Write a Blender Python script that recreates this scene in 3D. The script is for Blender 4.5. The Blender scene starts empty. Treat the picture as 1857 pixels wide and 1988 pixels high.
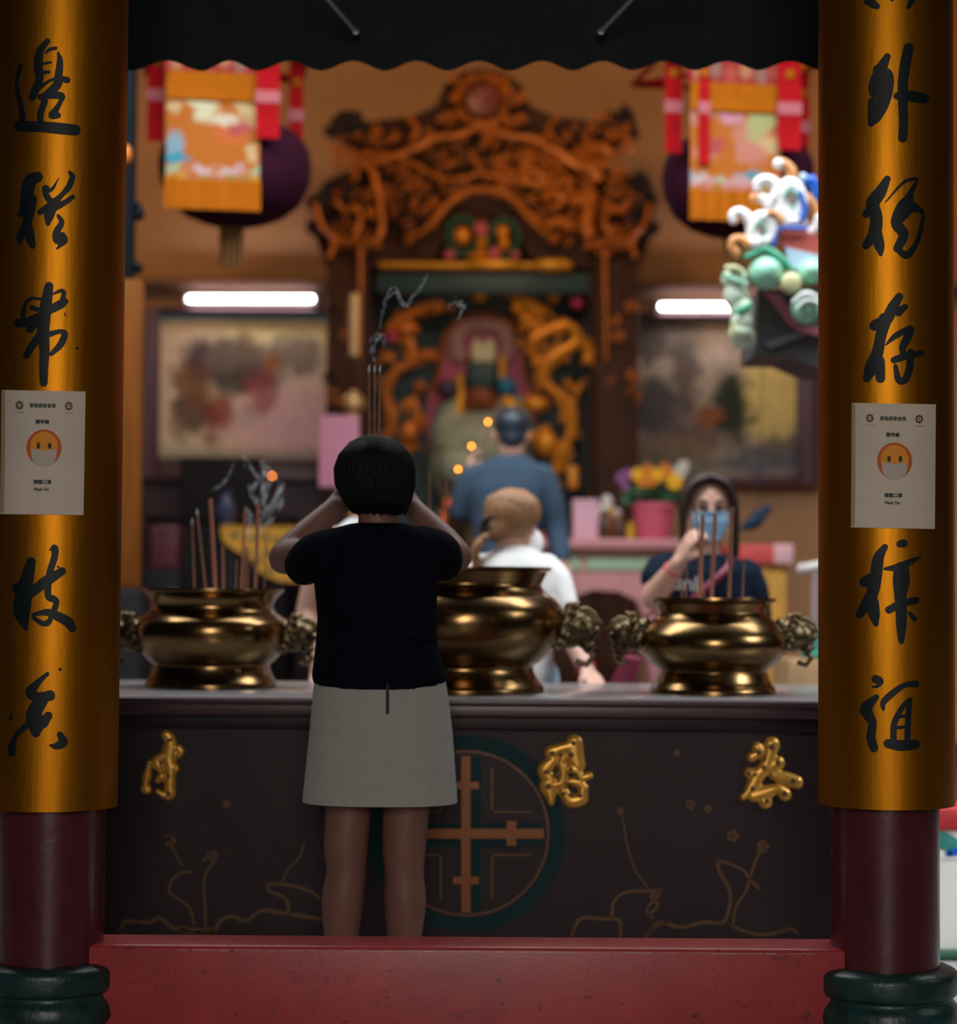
import bpy, bmesh, math, random
from mathutils import Vector, Matrix
random.seed(7)
PI = math.pi
S = bpy.context.scene
COL = S.collection

# ---------------------------------------------------------------- camera
W, H = 1857.0, 1988.0
FPX = 4000.0
CAM_Z = 1.17
TILT = math.radians(2.25)
ROLL = math.radians(0.38)
cam_d = bpy.data.cameras.new('camera')
cam = bpy.data.objects.new('camera', cam_d)
COL.objects.link(cam)
cam_d.sensor_fit = 'HORIZONTAL'
cam_d.sensor_width = 36.0
cam_d.lens = FPX / W * 36.0
cam_d.clip_end = 200
cam_d.dof.use_dof = True
cam_d.dof.focus_distance = 5.0
cam_d.dof.aperture_fstop = 1.75
cam_d.dof.aperture_blades = 0
CR = Matrix.Rotation(PI / 2 + TILT, 3, 'X') @ Matrix.Rotation(ROLL, 3, 'Z')
cam.rotation_euler = CR.to_euler()
cam.location = (0, 0, CAM_Z)
S.camera = cam
CO = Vector((0, 0, CAM_Z))

def ray(px, py):
    return CR @ Vector(((px - W / 2) / FPX, -(py - H / 2) / FPX, -1.0))

def P(px, py, Y):
    "the point of the place that stands Y metres into it behind photo point px, py"
    d = ray(px, py)
    return CO + d * (Y / d.y)

# ---------------------------------------------------------------- world, lights, exposure
S.view_settings.view_transform = 'Standard'
S.view_settings.look = 'None'
S.view_settings.exposure = 0.0
S.view_settings.gamma = 1.0
S.view_settings.use_curve_mapping = False
wd = bpy.data.worlds.new('dim_evening_air')
S.world = wd
wd.use_nodes = True
wd.node_tree.nodes['Background'].inputs[0].default_value = (0.55, 0.62, 0.75, 1)
wd.node_tree.nodes['Background'].inputs[1].default_value = 0.012

def area(name, loc, rot, sx, sy, power, color, spread=180):
    l = bpy.data.lights.new(name, 'AREA')
    l.shape = 'RECTANGLE'; l.size = sx; l.size_y = sy
    l.energy = power; l.color = color; l.spread = math.radians(spread)
    o = bpy.data.objects.new(name, l); COL.objects.link(o)
    o.location = loc; o.rotation_euler = rot
    return o

def point(name, loc, power, color, r=0.08):
    l = bpy.data.lights.new(name, 'POINT')
    l.energy = power; l.color = color; l.shadow_soft_size = r
    o = bpy.data.objects.new(name, l); COL.objects.link(o)
    o.location = loc
    return o

# daylight through the street entrance behind the photographer
area('street_daylight', (0.1, -2.6, 2.5), (math.radians(80), 0, 0), 1.9, 2.4, 30, (1.0, 0.92, 0.84), 75)
# open sky over the small courtyard between the pavilion and the hall
area('courtyard_sky', (0.2, 7.25, 4.7), (math.radians(17), 0, 0), 7.0, 1.8, 400, (0.92, 0.97, 1.0))
# open side of the courtyard on the right
sd_ = Vector((1.55, 6.6, 0.2)) - Vector((3.4, 5.0, 2.3))
area('side_daylight', (3.4, 5.0, 2.3), sd_.to_track_quat('-Z', 'Y').to_euler(), 1.2, 1.2, 13, (0.92, 0.97, 1.0), 60)
# warm ceiling lamps of the hall
for x, y, z, p in ((-1.9, 11.5, 4.0, 22), (0.3, 10.4, 4.6, 44), (2.0, 11.3, 4.2, 20)):
    point('hall_lamp', (x, y, z), p, (1.0, 0.58, 0.26), 0.25)

# added fill light that brightens the shrine niche, no visible lamp there
point('niche_fill', (0.15, 11.2, 3.3), 9, (1.0, 0.74, 0.50), 0.1)

# ---------------------------------------------------------------- materials
MATS = {}
def mat(name, c, rough=0.6, metal=0.0, emit=0.0, var=0.0, vscale=8.0, bump=0.0, bscale=60.0, spec=0.5, stretch=None, coat=0.0, sheen=0.0, sss=0.0, ecol=None):
    if name in MATS: return MATS[name]
    m = bpy.data.materials.new(name); m.use_nodes = True
    nt = m.node_tree; b = nt.nodes['Principled BSDF']
    b.inputs['Base Color'].default_value = (*c, 1)
    b.inputs['Roughness'].default_value = rough
    b.inputs['Metallic'].default_value = metal
    b.inputs['Specular IOR Level'].default_value = spec
    b.inputs['Coat Weight'].default_value = coat
    if sheen: b.inputs['Sheen Weight'].default_value = sheen
    if sss:
        b.inputs['Subsurface Weight'].default_value = sss
        b.inputs['Subsurface Radius'].default_value = (0.02, 0.008, 0.004)
        b.inputs['Subsurface Scale'].default_value = 0.4
    if emit:
        b.inputs['Emission Color'].default_value = (*(ecol or c), 1)
        b.inputs['Emission Strength'].default_value = emit
    if var or bump:
        tc = nt.nodes.new('ShaderNodeTexCoord')
        mp = nt.nodes.new('ShaderNodeMapping')
        nt.links.new(tc.outputs['Object'], mp.inputs['Vector'])
        if stretch: mp.inputs['Scale'].default_value = stretch
    if var:
        n = nt.nodes.new('ShaderNodeTexNoise'); n.inputs['Scale'].default_value = vscale
        n.inputs['Detail'].default_value = 6; n.inputs['Roughness'].default_value = 0.65
        nt.links.new(mp.outputs['Vector'], n.inputs['Vector'])
        r = nt.nodes.new('ShaderNodeValToRGB')
        r.color_ramp.elements[0].position = 0.3; r.color_ramp.elements[1].position = 0.7
        lo = [max(0, v * (1 - var)) for v in c]; hi = [min(1, v * (1 + var)) for v in c]
        r.color_ramp.elements[0].color = (*lo, 1); r.color_ramp.elements[1].color = (*hi, 1)
        nt.links.new(n.outputs['Fac'], r.inputs['Fac'])
        nt.links.new(r.outputs['Color'], b.inputs['Base Color'])
    if bump:
        n2 = nt.nodes.new('ShaderNodeTexNoise'); n2.inputs['Scale'].default_value = bscale
        n2.inputs['Detail'].default_value = 4
        nt.links.new(mp.outputs['Vector'], n2.inputs['Vector'])
        bp = nt.nodes.new('ShaderNodeBump'); bp.inputs['Strength'].default_value = bump
        bp.inputs['Distance'].default_value = 0.01
        nt.links.new(n2.outputs['Fac'], bp.inputs['Height'])
        nt.links.new(bp.outputs['Normal'], b.inputs['Normal'])
    MATS[name] = m
    return m

def painted(name, rough=0.7):
    "a surface whose picture is painted on it (colour per mesh corner)"
    if name in MATS: return MATS[name]
    m = bpy.data.materials.new(name); m.use_nodes = True
    nt = m.node_tree; b = nt.nodes['Principled BSDF']
    a = nt.nodes.new('ShaderNodeVertexColor'); a.layer_name = 'Col'
    nt.links.new(a.outputs['Color'], b.inputs['Base Color'])
    b.inputs['Roughness'].default_value = rough
    b.inputs['Specular IOR Level'].default_value = 0.12
    MATS[name] = m
    return m

def smoke_mat(name, dens):
    m = bpy.data.materials.new(name); m.use_nodes = True
    nt = m.node_tree; nt.nodes.remove(nt.nodes['Principled BSDF'])
    v = nt.nodes.new('ShaderNodeVolumePrincipled')
    v.inputs['Color'].default_value = (0.85, 0.88, 0.95, 1)
    v.inputs['Density'].default_value = dens
    nt.links.new(v.outputs['Volume'], nt.nodes['Material Output'].inputs['Volume'])
    return m

# ---------------------------------------------------------------- mesh helpers
def catmull(pts, n=6):
    "smooth a list of tuples (any length) through its points"
    pts = [tuple(p) for p in pts]
    if len(pts) < 3:
        a, b = pts[0], pts[-1]
        return [tuple(a[k] + (b[k] - a[k]) * i / n for k in range(len(a))) for i in range(n + 1)]
    ext = [tuple(2 * a - b for a, b in zip(pts[0], pts[1]))] + pts + [tuple(2 * a - b for a, b in zip(pts[-1], pts[-2]))]
    out = []
    for i in range(1, len(ext) - 2):
        p0, p1, p2, p3 = ext[i - 1], ext[i], ext[i + 1], ext[i + 2]
        for s in range(n):
            t = s / n
            out.append(tuple(0.5 * (2 * b + (c - a) * t + (2 * a - 5 * b + 4 * c - d) * t * t + (3 * b - a - 3 * c + d) * t ** 3)
                             for a, b, c, d in zip(p0, p1, p2, p3)))
    out.append(pts[-1])
    return out

class MB:
    def __init__(s):
        s.v = []; s.f = []; s.mi = []; s.cur = 0; s.col = None
    def add(s, vs, fs):
        b = len(s.v)
        s.v += [Vector(v) for v in vs]
        s.f += [tuple(b + i for i in f) for f in fs]
        s.mi += [s.cur] * len(fs)
        return s
    def box(s, a, b):
        x0, y0, z0 = a; x1, y1, z1 = b
        x0, x1 = min(x0, x1), max(x0, x1); y0, y1 = min(y0, y1), max(y0, y1); z0, z1 = min(z0, z1), max(z0, z1)
        return s.add([(x0, y0, z0), (x1, y0, z0), (x1, y1, z0), (x0, y1, z0), (x0, y0, z1), (x1, y0, z1), (x1, y1, z1), (x0, y1, z1)],
                     [(0, 3, 2, 1), (4, 5, 6, 7), (0, 1, 5, 4), (1, 2, 6, 5), (2, 3, 7, 6), (3, 0, 4, 7)])
    def bbox(s, a, b, r=0.01):
        "box with rounded edges"
        bm = bmesh.new()
        lo = Vector([min(p, q) for p, q in zip(a, b)]); hi = Vector([max(p, q) for p, q in zip(a, b)])
        bmesh.ops.create_cube(bm, size=1)
        for v in bm.verts:
            v.co = Vector([(lo[k] + hi[k]) / 2 + v.co[k] * (hi[k] - lo[k]) for k in range(3)])
        r = min(r, 0.45 * min(hi - lo))
        bmesh.ops.bevel(bm, geom=bm.edges[:], offset=r, segments=3, profile=0.5, affect='EDGES')
        bm.verts.index_update()
        s.add([v.co.copy() for v in bm.verts], [tuple(v.index for v in f.verts) for f in bm.faces])
        bm.free(); return s
    def lathe(s, prof, c, n=48, axis='Z', cap=True):
        "prof: (r, h) pairs from bottom to top"
        vs = []; fs = []
        c = Vector(c)
        for r, h in prof:
            for i in range(n):
                a = 2 * PI * i / n
                if axis == 'Z': vs.append(c + Vector((r * math.cos(a), r * math.sin(a), h)))
                elif axis == 'Y': vs.append(c + Vector((r * math.cos(a), -h, r * math.sin(a))))
                else: vs.append(c + Vector((h, r * math.cos(a), r * math.sin(a))))
        for k in range(len(prof) - 1):
            for i in range(n):
                j = (i + 1) % n
                fs.append((k * n + i, k * n + j, (k + 1) * n + j, (k + 1) * n + i))
        if cap:
            fs.append(tuple(range(n - 1, -1, -1)))
            m = (len(prof) - 1) * n
            fs.append(tuple(range(m, m + n)))
        return s.add(vs, fs)
    def ell(s, c, r, n=16, m=10, rot=None):
        c = Vector(c)
        if not hasattr(r, '__len__'): r = (r, r, r)
        vs = [Vector((0, 0, -r[2]))]; fs = []
        for k in range(1, m):
            ph = -PI / 2 + PI * k / m
            for i in range(n):
                a = 2 * PI * i / n
                vs.append(Vector((r[0] * math.cos(ph) * math.cos(a), r[1] * math.cos(ph) * math.sin(a), r[2] * math.sin(ph))))
        vs.append(Vector((0, 0, r[2])))
        for i in range(n):
            fs.append((0, 1 + (i + 1) % n, 1 + i))
        for k in range(m - 2):
            for i in range(n):
                j = (i + 1) % n
                fs.append((1 + k * n + i, 1 + k * n + j, 1 + (k + 1) * n + j, 1 + (k + 1) * n + i))
        L = len(vs) - 1; b = 1 + (m - 2) * n
        for i in range(n):
            fs.append((b + i, b + (i + 1) % n, L))
        if rot is not None: vs = [rot @ v for v in vs]
        return s.add([c + v for v in vs], fs)
    def tube(s, pts, rad, n=10, cap=True):
        pts = [Vector(p) for p in pts]
        if not hasattr(rad, '__len__'): rad = [rad] * len(pts)
        vs = []; fs = []; up = None
        for i, p in enumerate(pts):
            a = pts[max(0, i - 1)]; b = pts[min(len(pts) - 1, i + 1)]
            t = (b - a)
            if t.length < 1e-9: t = Vector((0, 0, 1))
            t.normalize()
            if up is None:
                up = Vector((0, 1, 0)) if abs(t.y) < 0.9 else Vector((1, 0, 0))
            u = (up - t * up.dot(t))
            if u.length < 1e-6: u = t.orthogonal()
            u.normalize(); up = u; w = t.cross(u)
            for k in range(n):
                an = 2 * PI * k / n
                vs.append(p + (u * math.cos(an) + w * math.sin(an)) * rad[i])
        for i in range(len(pts) - 1):
            for k in range(n):
                j = (k + 1) % n
                fs.append((i * n + k, i * n + j, (i + 1) * n + j, (i + 1) * n + k))
        if cap:
            fs.append(tuple(range(n - 1, -1, -1)))
            m = (len(pts) - 1) * n; fs.append(tuple(range(m, m + n)))
        return s.add(vs, fs)
    def limb(s, pts, rad, n=16):
        "chain of tapering capsules for a body that is fused afterwards"
        pts = [Vector(p) for p in pts]
        q = catmull([(*p, r) for p, r in zip(pts, rad)], 5)
        s.tube([x[:3] for x in q], [x[3] for x in q], n)
        s.ell(pts[0], rad[0]); s.ell(pts[-1], rad[-1])
        return s
    def loft(s, rings, cap=True):
        n = len(rings[0]); vs = []; fs = []
        for r in rings: vs += r
        for k in range(len(rings) - 1):
            for i in range(n):
                j = (i + 1) % n
                fs.append((k * n + i, k * n + j, (k + 1) * n + j, (k + 1) * n + i))
        if cap:
            fs.append(tuple(range(n - 1, -1, -1)))
            m = (len(rings) - 1) * n; fs.append(tuple(range(m, m + n)))
        return s.add(vs, fs)
    def prism(s, poly, d):
        "planar polygon given as 3D points, thickened along vector d"
        n = len(poly); poly = [Vector(p) for p in poly]; d = Vector(d)
        fs = [tuple(range(n)), tuple(range(2 * n - 1, n - 1, -1))]
        for i in range(n):
            j = (i + 1) % n
            fs.append((i, i + n, j + n, j))
        return s.add(poly + [p + d for p in poly], fs)
    def stroke(s, pts, fn, n=6, caps=True):
        "brush stroke: (x, y, width) points, fn maps x, y to the surface it is painted on"
        q = catmull(pts, n) if len(pts) > 1 else pts
        q = [(x, y, max(w, 1e-4)) for x, y, w in q]
        vs = []; fs = []
        for i, (x, y, w) in enumerate(q):
            a = q[max(0, i - 1)]; b = q[min(len(q) - 1, i + 1)]
            tx, ty = b[0] - a[0], b[1] - a[1]
            L = math.hypot(tx, ty) or 1.0
            nx, ny = -ty / L, tx / L
            for k in (-1, -0.5, 0, 0.5, 1):
                vs.append(fn(x + nx * k * w / 2, y + ny * k * w / 2))
        for i in range(len(q) - 1):
            for k in range(4):
                fs.append((i * 5 + k, i * 5 + k + 1, (i + 1) * 5 + k + 1, (i + 1) * 5 + k))
        s.add(vs, fs)
        for x, y, w in ((q[0], q[-1]) if caps else ()):
            s.disc(x, y, w / 2, w / 2, fn)
        return s
    def disc(s, x, y, rx, ry, fn, n=18):
        vs = [fn(x, y)]; fs = []
        for k in (0.5, 1.0):
            for i in range(n):
                a = 2 * PI * i / n
                vs.append(fn(x + rx * k * math.cos(a), y + ry * k * math.sin(a)))
        for i in range(n):
            j = (i + 1) % n
            fs.append((0, 1 + i, 1 + j)); fs.append((1 + i, 1 + n + i, 1 + n + j, 1 + j))
        return s.add(vs, fs)
    def grid(s, fn, nx, ny):
        vs = [fn(i / nx, j / ny) for j in range(ny + 1) for i in range(nx + 1)]
        fs = [(j * (nx + 1) + i, j * (nx + 1) + i + 1, (j + 1) * (nx + 1) + i + 1, (j + 1) * (nx + 1) + i) for j in range(ny) for i in range(nx)]
        return s.add(vs, fs)
    def mirror_x(s, cx):
        k = len(s.v); nf = len(s.f)
        s.v += [Vector((2 * cx - v.x, v.y, v.z)) for v in s.v[:k]]
        s.f += [tuple(i + k for i in reversed(f)) for f in s.f[:nf]]
        s.mi += s.mi[:nf]
        return s

def origin_of(parent):
    o = Vector((0, 0, 0))
    while parent is not None:
        o = o + Vector(parent.location); parent = parent.parent
    return o

def build(name, mb, m, parent=None, smooth=True, sharp=35, me=None):
    off = origin_of(parent)
    if me is None:
        me = bpy.data.meshes.new(name)
        me.from_pydata([v - off for v in mb.v], [], mb.f)
        me.validate()
        bm = bmesh.new(); bm.from_mesh(me)
        bmesh.ops.recalc_face_normals(bm, faces=bm.faces[:])
        bm.to_mesh(me); bm.free()
    else:
        me.name = name
        me.transform(Matrix.Translation(-off))
    for mm in (m if isinstance(m, (list, tuple)) else [m]): me.materials.append(mm)
    if mb is not None and isinstance(m, (list, tuple)) and len(mb.mi) == len(me.polygons):
        for p, i in zip(me.polygons, mb.mi): p.material_index = i
    if smooth:
        me.shade_smooth()
        if sharp: me.set_sharp_from_angle(angle=math.radians(sharp))
    o = bpy.data.objects.new(name, me); COL.objects.link(o)
    if parent is not None: o.parent = parent
    return o

def tag(o, label, cat, group=None, kind=None):
    o['label'] = label; o['category'] = cat
    if group: o['group'] = group
    if kind: o['kind'] = kind
    return o

def thing(name, label, cat, loc, group=None):
    o = bpy.data.objects.new(name, None); COL.objects.link(o)
    o.location = loc; o.empty_display_size = 0.05
    return tag(o, label, cat, group)

def structure(name, mb, m, **k):
    o = build(name, mb, m, **k); o['kind'] = 'structure'
    return o

def fuse(mb, voxel=0.008, it=6, fac=0.5):
    "melt overlapping pieces into one continuous surface"
    me = bpy.data.meshes.new('fuse'); me.from_pydata(mb.v, [], mb.f); me.validate()
    bm = bmesh.new(); bm.from_mesh(me); bmesh.ops.recalc_face_normals(bm, faces=bm.faces[:]); bm.to_mesh(me); bm.free()
    o = bpy.data.objects.new('fuse', me); COL.objects.link(o)
    r = o.modifiers.new('r', 'REMESH'); r.mode = 'VOXEL'; r.voxel_size = voxel; r.adaptivity = 0
    if it:
        sm = o.modifiers.new('s', 'SMOOTH'); sm.factor = fac; sm.iterations = it
    dg = bpy.context.evaluated_depsgraph_get()
    out = bpy.data.meshes.new_from_object(o.evaluated_get(dg))
    bpy.data.objects.remove(o); bpy.data.meshes.remove(me)
    return out

def build_fused(name, mb, m, parent, voxel=0.008, it=6):
    return build(name, None, m, parent, me=fuse(mb, voxel, it), sharp=None)

def paint(o, fn):
    "fn(world point) -> rgb, stored as the picture painted on the mesh"
    me = o.data; off = origin_of(o.parent) if o.parent else Vector(o.location)
    ca = me.color_attributes.new('Col', 'FLOAT_COLOR', 'POINT')
    for i, v in enumerate(me.vertices):
        ca.data[i].color = (*fn(v.co + off), 1)

def text_mesh(txt, size, align='CENTER'):
    cu = bpy.data.curves.new('t', 'FONT'); cu.body = txt; cu.size = size
    cu.align_x = align; cu.align_y = 'CENTER'; cu.resolution_u = 3
    o = bpy.data.objects.new('t', cu); COL.objects.link(o)
    dg = bpy.context.evaluated_depsgraph_get()
    me = bpy.data.meshes.new_from_object(o.evaluated_get(dg))
    vs = [v.co.copy() for v in me.vertices]; fs = [tuple(p.vertices) for p in me.polygons]
    bpy.data.objects.remove(o); bpy.data.curves.remove(cu); bpy.data.meshes.remove(me)
    return vs, fs
# ================================================================ the setting
def tile_mat(name, c1, c2, mortar, scale, rough):
    m = bpy.data.materials.new(name); m.use_nodes = True
    nt = m.node_tree; b = nt.nodes['Principled BSDF']
    tc = nt.nodes.new('ShaderNodeTexCoord')
    br = nt.nodes.new('ShaderNodeTexBrick')
    br.inputs['Color1'].default_value = (*c1, 1); br.inputs['Color2'].default_value = (*c2, 1)
    br.inputs['Mortar'].default_value = (*mortar, 1); br.inputs['Scale'].default_value = scale
    br.inputs['Mortar Size'].default_value = 0.008; br.offset = 0.0
    nt.links.new(tc.outputs['Object'], br.inputs['Vector'])
    nt.links.new(br.outputs['Color'], b.inputs['Base Color'])
    b.inputs['Roughness'].default_value = rough
    return m
M_floor = tile_mat('grey_stone_tiles', (0.34, 0.34, 0.35), (0.30, 0.30, 0.31), (0.06, 0.06, 0.06), 0.9, 0.5)
M_hallfloor = tile_mat('red_clay_tiles', (0.10, 0.035, 0.025), (0.085, 0.03, 0.02), (0.03, 0.02, 0.02), 2.0, 0.6)
M_wall = mat('tan_limewash', (0.52, 0.29, 0.15), 0.85, var=0.12, vscale=2.0)
M_ceil = mat('dark_roof_boards', (0.035, 0.03, 0.03), 0.8, var=0.3, vscale=3)
M_dado = mat('maroon_dado_paint', (0.055, 0.02, 0.032), 0.5, var=0.2, vscale=4)
M_trim = mat('brown_wood_trim', (0.10, 0.05, 0.035), 0.5)

m = MB().box((-6, -4, -0.2), (6, 9.0, 0)); structure('floor', m, M_floor)
m = MB().box((-5.2, 9.0, -0.2), (5.2, 13.2, 0.25)); structure('floor_hall', m, M_hallfloor)
m = MB().box((-5.2, 13.0, 0.25), (5.2, 13.2, 5.2)); structure('wall_back', m, M_wall)
m = MB().box((-5.2, 9.0, 0.25), (-5.0, 13.0, 5.2)); structure('wall_left', m, M_wall)
m = MB().box((5.0, 9.0, 0.25), (5.2, 13.0, 5.2)); structure('wall_right', m, M_wall)
m = MB().box((-5.2, 8.75, 5.2), (5.2, 13.2, 5.35)); structure('ceiling_hall', m, M_ceil)
m = MB().box((-5.2, 8.6, 4.0), (5.2, 8.75, 5.35)); structure('unseen_eave_blocker', m, M_ceil)  # unseen eave beam, added to keep courtyard light off the hall walls
m = MB().box((-4.5, 3.4, 3.3), (4.5, 6.45, 3.42)); structure('ceiling', m, M_ceil)
# maroon lower wall on the left of the shrine, and its rail
x0 = P(242, 900, 13).x - 1.0; x1 = P(640, 900, 13).x
zt = P(450, 905, 13).z
m = MB().box((x0, 12.96, 0.25), (x1, 13.0, zt)); structure('trim_1', m, M_dado)
m = MB().bbox((x0, 12.92, zt - 0.02), (x1, 13.0, zt + 0.05), 0.01); structure('trim_2', m, M_trim)
# wooden rail that runs over the paintings
zt = P(450, 558, 13).z
m = MB().bbox((-4.9, 12.9, zt - 0.03), (P(640, 560, 13).x, 13.0, zt + 0.03), 0.008); structure('trim_3', m, M_trim)
m = MB().bbox((P(1225, 560, 13).x, 12.9, zt - 0.03), (4.9, 13.0, zt + 0.03), 0.008); structure('trim_4', m, M_trim)

# low painted wall in the daylight right of the columns
M_white = mat('white_limewash', (0.72, 0.70, 0.66), 0.8, var=0.06, vscale=5)
M_red = mat('bright_red_paint', (0.45, 0.015, 0.02), 0.45, var=0.1)
M_teal = mat('teal_paint', (0.02, 0.20, 0.17), 0.5, var=0.3, vscale=25)
M_dkgreen = mat('dark_green_paint', (0.015, 0.09, 0.05), 0.5, var=0.3, vscale=20)
M_blue = mat('blue_glaze', (0.01, 0.10, 0.50), 0.25)
M_cream = mat('cream_paint', (0.70, 0.58, 0.42), 0.6)
YW = 6.72
pw = thing('parapet_wall', 'low white wall with red band and painted frieze in daylight right of the column', 'wall', (1.9, YW, 0))
pw['kind'] = 'structure'
xl = 1.46; xr = 3.4
za = P(1840, 1612, YW).z; zb = P(1840, 1668, YW).z; zc_ = P(1840, 1842, YW).z
m = MB().box((xl, YW, 0), (xr, YW + 0.18, zb)); build('wall_panel', m, M_white, pw, smooth=False)
m = MB().box((xl, YW - 0.005, zb), (xr, YW + 0.18, za)); build('frieze', m, M_white, pw, smooth=False)
m = MB().bbox((xl, YW - 0.02, za), (xr, YW + 0.2, za + 0.075), 0.01); build('red_band', m, M_red, pw)
fr = MB()
for i in range(9):
    cx = xl + 0.09 + i * 0.22
    fr.stroke([(cx - 0.10, za - 0.02, 0.05), (cx - 0.03, za - 0.035, 0.055), (cx + 0.03, za - 0.06, 0.04), (cx + 0.10, za - 0.03, 0.05)], lambda x, z: (x, YW - 0.008, z))
build('frieze_wave', fr, M_teal, pw, smooth=False)
fr = MB()
for i in range(9):
    cx = xl + 0.09 + i * 0.22
    fr.stroke([(cx - 0.02, zb + 0.02, 0.02), (cx + 0.04, zb + 0.03, 0.03), (cx + 0.06, zb + 0.01, 0.02)], lambda x, z: (x, YW - 0.0085, z))
build('frieze_flower', fr, M_blue, pw, smooth=False)
fr = MB().bbox((xl, YW - 0.06, 0), (xr, YW, max(0.03, zc_)), 0.01); build('green_foot', fr, M_dkgreen, pw)

# ================================================================ columns, couplet boards, notices
M_colred = mat('maroon_column_paint', (0.085, 0.012, 0.018), 0.32, var=0.25, vscale=6, bump=0.15, bscale=18, coat=0.25)
M_stone = mat('green_glazed_stone', (0.010, 0.040, 0.038), 0.38, var=0.5, vscale=14, bump=0.3, bscale=30)
def gold_lacquer():
    m = mat('gold_lacquer', (0.44, 0.160, 0.005), 0.45, metal=0.95, var=0.16, vscale=9, bump=0.10, bscale=30, stretch=(1.0, 1.0, 0.16))
    return m
M_gold = gold_lacquer()
M_ink = mat('blue_black_ink', (0.004, 0.009, 0.012), 0.5, spec=0.25, var=0.4, vscale=30)
M_paper = mat('white_paper', (0.64, 0.55, 0.455), 0.75, var=0.05, vscale=7)
M_edge = mat('yellowed_tape', (0.42, 0.32, 0.17), 0.5)
M_emoji = mat('orange_yellow_print', (0.80, 0.28, 0.015), 0.7)
M_emrim = mat('orange_red_print', (0.55, 0.10, 0.010), 0.7)
M_print = mat('black_green_print', (0.02, 0.035, 0.03), 0.7)
M_seal = mat('brown_print', (0.13, 0.075, 0.05), 0.7)
M_gprint = mat('green_print', (0.07, 0.10, 0.07), 0.7)
M_maskw = mat('grey_white_print', (0.50, 0.44, 0.38), 0.7)
YC = 5.0
R_SH, R_IN, R_B = 0.130, 0.131, 0.166

class CylMap:
    def __init__(s, cx, cy, r): s.cx, s.cy, s.r = cx, cy, r
    def at(s, px, py, dr=0.0):
        d = ray(px, py); o = Vector((CO.x - s.cx, CO.y - s.cy)); q = Vector((d.x, d.y)); r = s.r + dr
        a = q.dot(q); b = 2 * o.dot(q); c = o.dot(o) - r * r
        D = b * b - 4 * a * c
        t = (-b - math.sqrt(max(D, 0))) / (2 * a)
        return CO + d * t

def crop(x0, y0, k):
    return lambda pts: [(x0 + x / k, y0 + y / k, w / k) for x, y, w in pts]

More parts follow.
